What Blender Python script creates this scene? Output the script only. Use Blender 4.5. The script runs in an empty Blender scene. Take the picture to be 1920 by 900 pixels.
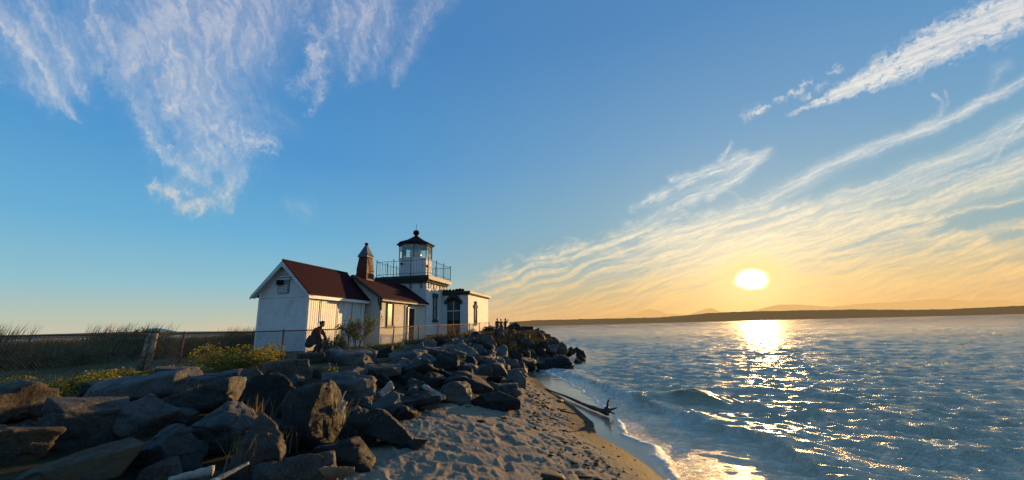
import bpy, bmesh, math, random
import numpy as np
from mathutils import Matrix, Vector
sc = bpy.context.scene
COL = sc.collection
random.seed(7)
RNG = np.random.default_rng(11)
EYE = 2.4
FPX = 760.0
# ------------------------------------------------------------------ camera
cam = bpy.data.cameras.new('camera')
cam_ob = bpy.data.objects.new('camera', cam)
COL.objects.link(cam_ob)
cam.sensor_width = 36
cam.lens = 36 * FPX / 1920
cam.clip_end = 200000
cam.clip_start = 0.05
CM = Matrix.Rotation(math.radians(90 + 12.03), 4, 'X') @ Matrix.Rotation(math.radians(-1.41), 4, 'Z')
CR = np.array(CM.to_3x3())
CM.translation = (0, 0, EYE)
cam_ob.matrix_world = CM
sc.camera = cam_ob


def ray(px, py):
    v = CR @ np.array([(px - 960) / FPX, (450 - py) / FPX, -1.0])
    return v / np.linalg.norm(v)


def at_z(px, py, z):
    "survey helper: where the sight line meets height z"
    v = ray(px, py)
    k = (z - EYE) / v[2]
    return v * k + np.array([0, 0, EYE])


def at_y(px, py, Y):
    v = ray(px, py)
    return v * (Y / v[1]) + np.array([0, 0, EYE])


SUN_D = ray(1412, 527)
SUN_D = SUN_D / np.linalg.norm(SUN_D)
SUN_EL = math.asin(SUN_D[2])
SUN_AZ = math.atan2(SUN_D[0], SUN_D[1])

# ------------------------------------------------------------------ noise
_tab = np.random.default_rng(3).random((256, 256)).astype(np.float32)


def vn(x, y, seed=0):
    x = np.asarray(x, dtype=np.float64) + seed * 17.31
    y = np.asarray(y, dtype=np.float64) + seed * 41.73
    xi = np.floor(x).astype(np.int64); yi = np.floor(y).astype(np.int64)
    fx = (x - xi).astype(np.float32); fy = (y - yi).astype(np.float32)
    fx = fx * fx * (3 - 2 * fx); fy = fy * fy * (3 - 2 * fy)
    x0 = xi & 255; x1 = (xi + 1) & 255; y0 = yi & 255; y1 = (yi + 1) & 255
    a = _tab[x0, y0]; b = _tab[x1, y0]; c = _tab[x0, y1]; d = _tab[x1, y1]
    return a + (b - a) * fx + (c - a) * fy + (a - b - c + d) * fx * fy


def fbm(x, y, o=4, seed=0, gain=0.5):
    s = 0; a = 1; t = 0
    for i in range(o):
        s = s + a * vn(x * 2.03 ** i, y * 2.03 ** i, seed + i * 3)
        t += a; a *= gain
    return s / t


def sstep(a, b, x):
    t = np.clip((x - a) / (b - a), 0, 1)
    return t * t * (3 - 2 * t)


# ------------------------------------------------------------------ object helpers
def put(o, parent=None):
    COL.objects.link(o)
    if parent is not None:
        o.parent = parent
    return o


def mesh_ob(name, verts, faces, m=None, parent=None, smooth=False):
    me = bpy.data.meshes.new(name)
    me.from_pydata([tuple(map(float, v)) for v in verts], [], [tuple(f) for f in faces])
    if m is not None:
        for mm in (m if isinstance(m, (list, tuple)) else [m]):
            me.materials.append(mm)
    if smooth:
        me.polygons.foreach_set('use_smooth', [True] * len(me.polygons))
    me.update()
    return put(bpy.data.objects.new(name, me), parent)


def np_mesh(name, V, F, m=None, smooth=True):
    "fast mesh from numpy arrays; F is (n,3) or (n,4)"
    me = bpy.data.meshes.new(name)
    V = np.ascontiguousarray(V, dtype=np.float32); F = np.ascontiguousarray(F, dtype=np.int32)
    k = F.shape[1]
    me.vertices.add(len(V)); me.vertices.foreach_set('co', V.ravel())
    me.loops.add(F.size); me.loops.foreach_set('vertex_index', F.ravel())
    me.polygons.add(len(F))
    me.polygons.foreach_set('loop_start', np.arange(0, F.size, k, dtype=np.int32))
    me.polygons.foreach_set('loop_total', np.full(len(F), k, dtype=np.int32))
    if smooth:
        me.polygons.foreach_set('use_smooth', np.ones(len(F), dtype=bool))
    me.update(calc_edges=True)
    me.validate()
    if m is not None:
        me.materials.append(m)
    return me


def attr(me, name, vals):
    a = me.attributes.new(name, 'FLOAT', 'POINT')
    a.data.foreach_set('value', np.ascontiguousarray(vals, dtype=np.float32).ravel())


def tag(o, label=None, cat=None, group=None, kind=None):
    if label: o['label'] = label
    if cat: o['category'] = cat
    if group: o['group'] = group
    if kind: o['kind'] = kind
    return o


def empty(name, loc, label, cat, group=None, rz=0.0):
    o = bpy.data.objects.new(name, None)
    o.empty_display_size = 0.2
    put(o)
    o.location = tuple(map(float, loc)); o.rotation_euler = (0, 0, rz)
    return tag(o, label, cat, group)


class MB:
    "collects simple shapes into ONE mesh"
    def __init__(s):
        s.v = []; s.f = []

    def add(s, vs, fs):
        b = len(s.v)
        s.v += [tuple(map(float, v)) for v in vs]
        s.f += [tuple(b + i for i in f) for f in fs]
        return s

    def box(s, x0, x1, y0, y1, z0, z1):
        return s.add([(x0, y0, z0), (x1, y0, z0), (x1, y1, z0), (x0, y1, z0), (x0, y0, z1), (x1, y0, z1), (x1, y1, z1), (x0, y1, z1)],
                     [(3, 2, 1, 0), (4, 5, 6, 7), (0, 1, 5, 4), (1, 2, 6, 5), (2, 3, 7, 6), (3, 0, 4, 7)])

    def tube(s, pts, rad, n=6, cap=True):
        pts = [Vector(p) for p in pts]
        if not isinstance(rad, (list, tuple)): rad = [rad] * len(pts)
        b = len(s.v)
        up = None
        for i, p in enumerate(pts):
            t = (pts[min(i + 1, len(pts) - 1)] - pts[max(i - 1, 0)])
            if t.length < 1e-9: t = Vector((0, 0, 1))
            t.normalize()
            if up is None:
                up = Vector((0, 0, 1)) if abs(t.z) < .9 else Vector((1, 0, 0))
            a = t.cross(up).normalized(); c = a.cross(t).normalized()
            up = c
            for k in range(n):
                q = 2 * math.pi * (k + .5) / n
                s.v.append(tuple(p + (a * math.cos(q) + c * math.sin(q)) * rad[i]))
        for i in range(len(pts) - 1):
            for k in range(n):
                k2 = (k + 1) % n
                s.f.append((b + i * n + k, b + i * n + k2, b + (i + 1) * n + k2, b + (i + 1) * n + k))
        if cap:
            s.f.append(tuple(b + k for k in range(n))[::-1])
            s.f.append(tuple(b + (len(pts) - 1) * n + k for k in range(n)))
        return s

    def prism(s, poly, z0, z1):
        "extrude a ccw polygon in xy"
        n = len(poly)
        return s.add([(x, y, z0) for x, y in poly] + [(x, y, z1) for x, y in poly],
                     [tuple(range(n))[::-1], tuple(range(n, 2 * n))] + [(i, (i + 1) % n, n + (i + 1) % n, n + i) for i in range(n)])

    def lathe(s, prof, n=16, cx=0, cy=0, phase=0.0):
        b = len(s.v)
        for r, z in prof:
            for k in range(n):
                q = 2 * math.pi * k / n + phase
                s.v.append((cx + r * math.cos(q), cy + r * math.sin(q), z))
        for i in range(len(prof) - 1):
            for k in range(n):
                k2 = (k + 1) % n
                s.f.append((b + i * n + k, b + i * n + k2, b + (i + 1) * n + k2, b + (i + 1) * n + k))
        s.f.append(tuple(b + k for k in range(n))[::-1])
        s.f.append(tuple(b + (len(prof) - 1) * n + k for k in range(n)))
        return s

    def build(s, name, m, parent=None, smooth=False, bevel=0):
        o = mesh_ob(name, s.v, s.f, m, parent, smooth)
        if bevel:
            bv = o.modifiers.new('bevel', 'BEVEL'); bv.width = bevel; bv.segments = 1; bv.limit_method = 'ANGLE'
        return o


# ------------------------------------------------------------------ node helpers
class NT:
    def __init__(s, nt):
        s.nt = nt; s.nodes = nt.nodes; s.links = nt.links

    def n(s, typ, **kw):
        nd = s.nodes.new(typ)
        for k, v in kw.items():
            setattr(nd, k, v)
        return nd

    def set(s, sock, val):
        if val is None: return
        if isinstance(val, bpy.types.NodeSocket): s.links.new(val, sock)
        elif isinstance(val, (tuple, list)) and len(val) == 3 and sock.type == 'RGBA': sock.default_value = (*val, 1)
        else: sock.default_value = val

    def math(s, op, a, b=None, c=None, clamp=False):
        nd = s.n('ShaderNodeMath', operation=op, use_clamp=clamp)
        for i, v in enumerate((a, b, c)):
            if v is not None: s.set(nd.inputs[i], v)
        return nd.outputs[0]

    def ss(s, x, a, b, lo=0.0, hi=1.0):
        nd = s.n('ShaderNodeMapRange', interpolation_type='SMOOTHSTEP')
        s.set(nd.inputs[0], x); s.set(nd.inputs[1], a); s.set(nd.inputs[2], b); s.set(nd.inputs[3], lo); s.set(nd.inputs[4], hi)
        return nd.outputs[0]

    def mix(s, f, a, b, blend='MIX'):
        nd = s.n('ShaderNodeMix', data_type='RGBA', blend_type=blend, clamp_factor=True)
        s.set(nd.inputs[0], f); s.set(nd.inputs[6], a); s.set(nd.inputs[7], b)
        return nd.outputs[2]

    def noise(s, vec=None, scale=5.0, detail=4.0, rough=0.5, dist=0.0, typ='FBM'):
        nd = s.n('ShaderNodeTexNoise')
        nd.noise_type = typ
        s.set(nd.inputs['Vector'], vec); s.set(nd.inputs['Scale'], scale); s.set(nd.inputs['Detail'], detail)
        s.set(nd.inputs['Roughness'], rough); s.set(nd.inputs['Distortion'], dist)
        return nd.outputs['Fac']

    def ramp(s, f, stops, interp='LINEAR'):
        nd = s.n('ShaderNodeValToRGB')
        cr = nd.color_ramp; cr.interpolation = interp
        while len(cr.elements) < len(stops): cr.elements.new(0.5)
        for e, (p, c) in zip(cr.elements, stops):
            e.position = p; e.color = (*c, 1)
        s.set(nd.inputs[0], f)
        return nd.outputs[0]

    def bump(s, h, strength=0.5, dist=0.02, normal=None):
        nd = s.n('ShaderNodeBump')
        s.set(nd.inputs['Strength'], strength); s.set(nd.inputs['Distance'], dist); s.set(nd.inputs['Height'], h)
        if normal is not None: s.set(nd.inputs['Normal'], normal)
        return nd.outputs[0]


def S(r, g, b):
    "sRGB 0..255 -> linear"
    return tuple(((c / 255) / 12.92 if c / 255 <= .04045 else ((c / 255 + .055) / 1.055) ** 2.4) for c in (r, g, b))


def new_mat(name):
    m = bpy.data.materials.new(name)
    m.use_nodes = True
    t = NT(m.node_tree)
    return m, t, t.nodes['Principled BSDF']


def surf(name, c1, c2, scale=6.0, rough=0.8, bump=0.3, bdist=0.01, detail=5, metallic=0.0, c3=None, s3=1.5, spec=0.3, space='Object'):
    "two-tone weathered surface with a third stain tone and bump"
    m, t, p = new_mat(name)
    tc = t.n('ShaderNodeTexCoord').outputs[space]
    f = t.noise(tc, scale, detail, 0.6)
    c = t.mix(t.ss(f, .35, .65), c1, c2)
    if c3 is not None:
        c = t.mix(t.ss(t.noise(tc, s3, 4, .65), .52, .68), c, c3)
    t.set(p.inputs['Base Color'], c)
    p.inputs['Roughness'].default_value = rough
    p.inputs['Metallic'].default_value = metallic
    p.inputs['Specular IOR Level'].default_value = spec
    if bump:
        t.set(p.inputs['Normal'], t.bump(t.noise(tc, scale * 3, 5, .65), bump, bdist))
    return m
# ------------------------------------------------------------------ sky: cirrus map computed on the celestial sphere
def cloud_map():
    W, H = 4096, 1024
    # ---- working canvas: tangent plane of the western sky, 1 unit = 1 px of a 760 px focal length
    X0, Y0, CW, CH = -160, -90, 2260, 760
    gx, gy = np.meshgrid(np.arange(CW) + X0, np.arange(CH) + Y0)
    gx = gx.astype(np.float32); gy = gy.astype(np.float32)
    dens = np.zeros_like(gx)
    wx = (fbm(gx / 60, gy / 60, 4, 1) - .5); wy = (fbm(gx / 60, gy / 60, 4, 5) - .5)
    wx2 = (fbm(gx / 14, gy / 14, 3, 9) - .5); wy2 = (fbm(gx / 14, gy / 14, 3, 13) - .5)

    wx3 = (fbm(gx / 4, gy / 4, 2, 39) - .5); wy3 = (fbm(gx / 4, gy / 4, 2, 43) - .5)

    def seg(pts, warp=30, fine=6, end=1.6):
        "distance field of a polyline with per-vertex half width and strength: (x,y,w,a)"
        m = 120
        xs = [p[0] for p in pts]; ys = [p[1] for p in pts]; wm = max(p[2] for p in pts) * 2.5 + warp + m
        x0 = int(max(0, min(xs) - wm - X0)); x1 = int(min(CW, max(xs) + wm - X0))
        y0 = int(max(0, min(ys) - wm - Y0)); y1 = int(min(CH, max(ys) + wm - Y0))
        sl = (slice(y0, y1), slice(x0, x1))
        x = gx[sl] + warp * wx[sl] + 1.5 * fine * wx2[sl] + .9 * fine * wx3[sl]; y = gy[sl] + warp * wy[sl] + 1.5 * fine * wy2[sl] + .9 * fine * wy3[sl]
        best = np.full(x.shape, 9., np.float32); amp = np.zeros_like(best); along = np.zeros_like(best); side = np.zeros_like(best)
        L = 0
        for a, b in zip(pts[:-1], pts[1:]):
            dx, dy = b[0] - a[0], b[1] - a[1]; l = math.hypot(dx, dy)
            t = np.clip(((x - a[0]) * dx + (y - a[1]) * dy) / l ** 2, 0, 1)
            w = a[2] + (b[2] - a[2]) * t
            ex = x - a[0] - dx * t; ey = y - a[1] - dy * t
            d = np.hypot(ex, ey) / w
            u = d < best
            best = np.where(u, d, best); amp = np.where(u, a[3] + (b[3] - a[3]) * t, amp)
            along = np.where(u, L + ((x - a[0]) * dx + (y - a[1]) * dy) / l, along)
            side = np.where(u, (-(x - a[0]) * dy + (y - a[1]) * dx) / l, side)
            L += l
        return sl, best, amp, along, side

    def stroke(pts, warp=30, fine=6, la=40, lb=6, contrast=.8, sharp=1.0, seed=0):
        sl, d, amp, al, sd = seg(pts, warp, fine)
        n = fbm(al / la, sd / lb, 5, seed + 20, .66)
        v = np.exp(-(d ** 2) * sharp) * amp * ((1 - contrast) + contrast * 1.5 * sstep(.22, .78, n))
        dens[sl] = 1 - (1 - dens[sl]) * (1 - np.clip(v, 0, .96))

    # left group: feathered cirrus that hangs down and converges
    stroke([(-60, -40, 26, .5), (10, 40, 26, .62), (70, 130, 24, .62), (118, 190, 14, .62), (146, 226, 7, .5)], 34, 10, 60, 9, .62, seed=1)
    stroke([(40, -40, 26, .35), (75, 30, 22, .5), (130, 110, 20, .5), (160, 170, 14, .45), (172, 196, 8, .25)], 34, 10, 50, 9, .7, seed=2)
    stroke([(60, 160, 22, .25), (100, 200, 14, .3)], 30, 12, 14, 8, .8, seed=3)
    stroke([(-140, 60, 60, .35), (-60, 160, 40, .35), (10, 150, 25, .15)], 30, 12, 34, 12, .8, seed=30)
    stroke([(150, -30, 26, .45), (190, 60, 26, .5), (208, 130, 24, .42), (222, 170, 14, .2)], 44, 16, 22, 12, .8, seed=4)
    stroke([(300, -30, 40, .5), (262, 70, 32, .5), (235, 150, 20, .42), (228, 175, 12, .2)], 44, 14, 50, 10, .62, seed=5)
    stroke([(330, -40, 60, .5), (322, 30, 30, .68), (318, 110, 26, .6), (325, 160, 22, .45)], 40, 16, 16, 14, .68, seed=6)
    stroke([(420, -60, 110, .62), (410, 40, 92, .60), (395, 110, 68, .52), (375, 190, 40, .28)], 60, 16, 60, 12, .38, seed=7)
    stroke([(505, -50, 26, .4), (488, 60, 22, .5), (470, 120, 22, .3)], 40, 12, 50, 8, .55, seed=8)
    stroke([(250, 165, 14, .2), (268, 215, 14, .34), (284, 262, 14, .6), (305, 285, 10, .6), (330, 305, 10, .6), (356, 315, 8, .4)], 26, 14, 14, 7, .7, seed=9)
    stroke([(385, 150, 12, .35), (350, 190, 15, .55), (322, 206, 12, .5)], 26, 16, 14, 7, .75, seed=10)
    stroke([(360, 150, 26, .25), (400, 215, 30, .4), (430, 250, 30, .4), (480, 270, 16, .5), (522, 277, 7, .35)], 30, 14, 30, 6, .7, seed=11)
    stroke([(420, 205, 6, .4), (400, 235, 7, .6), (385, 248, 6, .3)], 20, 12, 12, 5, .6, seed=12)
    stroke([(330, 240, 40, .12), (370, 285, 36, .3), (410, 300, 30, .2)], 20, 8, 9, 36, .75, seed=13)
    stroke([(430, 200, 60, .1), (500, 225, 30, .14), (540, 235, 20, .1)], 20, 10, 60, 5, .6, seed=14)
    stroke([(340, 335, 10, .3), (352, 325, 10, .45), (385, 330, 12, .3)], 20, 14, 14, 7, .6, seed=15)
    stroke([(290, 350, 10, .5), (315, 360, 14, .7), (333, 374, 8, .6)], 18, 16, 12, 9, .6, seed=16)
    stroke([(345, 355, 8, .5), (358, 358, 7, .4)], 14, 12, 9, 7, .6, seed=17)
    stroke([(338, 392, 10, .4), (365, 385, 14, .6), (392, 375, 10, .55), (365, 412, 7, .15)], 18, 14, 20, 9, .5, seed=18)
    stroke([(460, 305, 16, .18), (445, 330, 15, .4), (425, 360, 15, .6), (432, 388, 8, .35), (400, 365, 8, .4)], 20, 12, 24, 9, .5, seed=19)
    stroke([(535, 385, 10, .1), (575, 395, 14, .13)], 20, 10, 30, 6, .6, seed=21)
    stroke([(150, 60, 90, .22), (260, 60, 90, .28), (400, 80, 110, .34)], 60, 20, 26, 16, .5, seed=31)
    stroke([(330, 200, 60, .30), (400, 260, 60, .32), (380, 330, 50, .2)], 50, 20, 22, 16, .6, seed=32)
    stroke([(30, 60, 50, .22), (120, 150, 40, .22)], 50, 18, 40, 14, .6, seed=33)
    # second group
    stroke([(555, 0, 12, .35), (566, 40, 13, .4), (590, 62, 10, .35)], 26, 18, 11, 9, .85, seed=22)
    stroke([(640, -40, 20, .4), (620, 50, 18, .5), (600, 100, 15, .6), (590, 140, 12, .5), (560, 165, 10, .35), (540, 170, 8, .2)], 34, 16, 18, 9, .75, seed=23)
    stroke([(600, 140, 14, .4), (600, 180, 12, .4), (585, 208, 6, .3)], 28, 12, 16, 8, .7, seed=24)
    stroke([(720, -60, 40, .5), (680, 30, 34, .55), (655, 100, 24, .6), (655, 140, 14, .5)], 44, 12, 70, 8, .5, seed=25)
    stroke([(745, -40, 26, .4), (720, 60, 18, .42), (700, 120, 16, .4), (690, 140, 10, .2)], 40, 10, 60, 7, .6, seed=26)
    stroke([(830, -40, 26, .4), (790, 50, 18, .42), (755, 110, 14, .4), (735, 150, 8, .3)], 36, 10, 60, 7, .6, seed=27)
    stroke([(600, -40, 90, .25), (670, 60, 60, .22), (720, 60, 50, .15)], 50, 16, 30, 10, .5, seed=28)

    # right: bright ribbed streamer, widening up and to the right
    sl, d, amp, al, sd = seg([(1472, 216, 2, .2), (1530, 190, 8, .8), (1640, 145, 26, .95), (1760, 82, 34, .95), (1930, 10, 40, .95), (2090, -60, 60, .9)], 16, 6)
    rib = fbm((al + .9 * sd) / 15, (sd - .1 * al) / 6, 4, 44, .62)
    edge = sstep(1.35, .65, d + (rib - .5) * 1.6)
    v = edge * amp * (.25 + .8 * sstep(.3, .58, rib + .14 * (1 - d)))
    dens[sl] = 1 - (1 - dens[sl]) * (1 - np.clip(v, 0, .96))
    for (x, y, w, a) in [(1410, 212, 12, .7), (1428, 205, 8, .6), (1460, 188, 7, .8), (1490, 173, 9, .8), (1512, 154, 8, .75), (1509, 177, 6, .5), (1565, 130, 9, .5), (1540, 160, 8, .3), (1745, 50, 8, .5)]:
        stroke([(x - w, y + w * .45, w * .6, a), (x + w, y - w * .45, w * .6, a)], 10, 10, 8, 5, .8, seed=int(x) % 50)
    # long cirrus streaks that radiate up to the right
    def streak(pts, seed, c=.6, lb=4, la=150, warp=14):
        stroke(pts, warp, 4, la, lb, c, seed=seed)
    streak([(1120, 470, 16, .1), (1220, 415, 14, .35), (1310, 362, 12, .5), (1400, 325, 10, .55), (1435, 300, 9, .4)], 50, .65, 5, 40, 24)
    streak([(1180, 395, 7, .35), (1225, 372, 10, .5), (1250, 360, 8, .3)], 51, .8, 6, 16, 24)
    streak([(1240, 370, 8, .3), (1300, 330, 12, .6), (1380, 305, 12, .6), (1440, 287, 9, .5)], 52, .7, 5, 30, 22)
    0 and streak([(1440, 300, 5, .3), (1510, 260, 5, .5), (1552, 255, 5, .5), (1572, 285, 7, .2)], 53, .6, 4, 26, 16)
    0 and streak([(1300, 400, 14, .1), (1480, 300, 8, .25), (1520, 260, 8, .3), (1530, 222, 6, .25)], 63, .6, 4, 60, 20)
    streak([(1250, 455, 26, .3), (1420, 385, 18, .42), (1560, 310, 13, .5), (1700, 255, 10, .6), (1810, 210, 9, .62), (1925, 150, 8, .6), (2080, 90, 9, .6)], 54, .5, 4)
    0 and streak([(1590, 300, 8, .1), (1640, 262, 7, .3), (1650, 240, 5, .3), (1630, 228, 5, .4)], 55, .5, 4, 40, 14)
    streak([(1710, 250, 8, .15), (1765, 212, 5, .35), (1768, 190, 3.5, .4), (1752, 176, 3.5, .45)], 56, .7, 3, 20, 14)
    streak([(1772, 206, 3, .25), (1782, 190, 3, .35), (1776, 172, 3, .3)], 57, .7, 3, 20, 14)
    0 and streak([(1800, 205, 5, .1), (1822, 185, 5, .2), (1800, 155, 4, .4), (1785, 152, 4, .3)], 58, .5, 4, 40, 12)
    streak([(1850, 190, 10, .05), (1870, 130, 12, .2), (1890, 120, 10, .15)], 59, .6, 4, 40, 14)
    streak([(1400, 285, 8, .3), (1365, 300, 8, .35), (1345, 300, 5, .5), (1375, 268, 4, .45)], 60, .6, 5, 20, 16)
    streak([(1270, 330, 8, .4), (1258, 335, 6, .5), (1290, 322, 5, .3)], 61, .6, 5, 14, 14)
    streak([(1330, 372, 7, .4), (1360, 345, 5, .2)], 62, .6, 5, 16, 14)
    streak([(1250, 500, 34, .35), (1450, 432, 26, .45), (1620, 365, 20, .5), (1780, 296, 14, .5), (1930, 218, 12, .5), (2100, 140, 14, .5)], 64, .55, 5)
    streak([(1500, 420, 10, .15), (1700, 350, 9, .38), (1930, 250, 8, .42), (2100, 180, 9, .4)], 65, .5, 4)
    streak([(1300, 500, 30, .3), (1500, 450, 24, .5), (1700, 392, 24, .6), (1930, 310, 28, .7), (2100, 250, 30, .7)], 66, .4, 6)
    streak([(1480, 520, 12, .3), (1640, 478, 10, .35), (1800, 448, 9, .4), (1930, 425, 9, .55), (2080, 400, 12, .5)], 67, .7, 5, 60)
    streak([(1620, 425, 8, .2), (1680, 415, 8, .25)], 68, .8, 5, 20)
    streak([(1400, 545, 16, .5), (1600, 500, 14, .4), (1930, 462, 14, .5), (2080, 450, 16, .5)], 69, .6, 5, 120)
    streak([(1500, 560, 16, .5), (1700, 525, 12, .5), (1930, 505, 12, .5), (2080, 500, 14, .5)], 70, .6, 5, 120)
    for k, (y0, y1, w_, a_) in enumerate([(560, 330, 4, .4), (575, 362, 5, .5), (520, 240, 4, .45), (548, 410, 6, .5), (585, 470, 5, .55), (592, 500, 6, .6), (540, 285, 3, .4), (566, 440, 4, .5), (500, 190, 3, .35), (598, 530, 5, .6)]):
        x0 = 1000 + 37 * k
        streak([(x0, y0 - 30, w_ * 1.5, .05), (x0 + 260, y0 + (y1 - y0) * .30, w_ * 1.4, a_ * .8), (x0 + 560, y0 + (y1 - y0) * .62, w_ * 1.2, a_), (1950, y1, w_, a_), (2100, y1 - 50, w_, a_)], 100 + k, .75, 3, 90, 18)
    for k in range(16):
        x = 905 + 33 * k; y = 520 - 9.5 * k + 14 * math.sin(k * 2.1)
        streak([(x + 46, y + 16, 4, .05), (x + 26, y + 6, 5, .2), (x + 8, y - 6 - (k % 3) * 3, 4, .2), (x - 12, y - 8 - (k % 3) * 4, 3, .06)], 130 + k, .6, 3, 22, 16)
    # wide cream veil low in the west: feathered upper edge
    ex = np.array([840, 900, 960, 1040, 1120, 1200, 1300, 1400, 1500, 1650, 1800, 1930, 2100])
    ey = np.array([560, 512, 486, 462, 438, 416, 396, 378, 368, 372, 410, 480, 560])
    edge_y = np.interp(gx, ex, ey)
    hook = fbm((gx + .8 * gy) / 16, (gy - .4 * gx) / 30, 4, 71, .6)
    depth = gy - edge_y + (hook - .5) * 46 + 14 * wy2
    fil = fbm((gx * .93 - gy * .36) / 150, (gy * .93 + gx * .36) / 8 + 3 * wx, 5, 72, .62)
    fil2 = fbm((gx * .97 - gy * .22) / 60, (gy * .97 + gx * .22) / 5 + 2 * wx, 4, 76, .6)
    v = sstep(-4, 34, depth) * (.10 + .84 * sstep(.36, .64, .6 * fil + .4 * fil2)) * (.55 + .45 * sstep(330, 470, gy)) * sstep(2200, 1900, gx + 0 * gy) ** .3
    v *= sstep(850, 960, gx) * (.7 + .3 * sstep(70, 10, depth))
    dens = 1 - (1 - dens) * (1 - np.clip(v, 0, .95))
    # fine ripple over everything
    fib = fbm((gx * .94 - gy * .34) / 46, (gy * .94 + gx * .34) / 2.6 + 5 * wx, 4, 82, .62)
    right = sstep(900, 1200, gx)
    dens = dens * (1 - right * .36 * sstep(.62, .36, fib))
    fibl = fbm((gx * .35 + gy * .94) / 40, (gx * .94 - gy * .35) / 9 + 5 * wy, 4, 85, .55)
    dens = dens * (1 - (1 - right) * .38 * sstep(.62, .36, fibl))
    dens *= .86 + .28 * fbm(gx / 5, gy / 5, 2, 80)
    # ---- resample to the sphere
    full = np.zeros((H, W), np.float32)
    az = (np.arange(W) + .5) / W * 2 * math.pi - math.pi
    el = (np.arange(H) + .5) / H * math.pi / 2
    A, E = np.meshgrid(az, el)
    d = np.stack([np.sin(A) * np.cos(E), np.cos(A) * np.cos(E), np.sin(E)], -1)
    c = d @ CR
    z = -c[..., 2]
    ok = z > .15
    zz = np.where(ok, z, 1)
    px = 960 + FPX * c[..., 0] / zz - X0; py = 450 - FPX * c[..., 1] / zz - Y0
    ok &= (px > 1) & (px < CW - 2) & (py > 1) & (py < CH - 2)
    pxi = np.clip(px, 0, CW - 2); pyi = np.clip(py, 0, CH - 2)
    ix = pxi.astype(int); iy = pyi.astype(int); fx = pxi - ix; fy = pyi - iy
    smp = dens[iy, ix] * (1 - fx) * (1 - fy) + dens[iy, ix + 1] * fx * (1 - fy) + dens[iy + 1, ix] * (1 - fx) * fy + dens[iy + 1, ix + 1] * fx * fy
    fade = np.clip(np.minimum.reduce([px, CW - px, py, CH - py]) / 80, 0, 1) * ok
    k = 1 / np.maximum(np.sin(E), .04)
    cx = np.sin(A) * np.cos(E) * k; cy = np.cos(A) * np.cos(E) * k
    gen = sstep(.5, .75, fbm(cx * 1.4 + cy * .3, cy * .5 - cx * .2, 5, 90, .55)) * .5
    full = smp * fade + gen * (1 - fade)
    rgba = np.ones((H, W, 4), np.float32)
    for i in range(3): rgba[..., i] = full
    im = bpy.data.images.new('cirrus_map', W, H, alpha=False, float_buffer=True)
    im.colorspace_settings.name = 'Non-Color'
    im.pixels.foreach_set(rgba.ravel())
    im.update()
    return im


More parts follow.
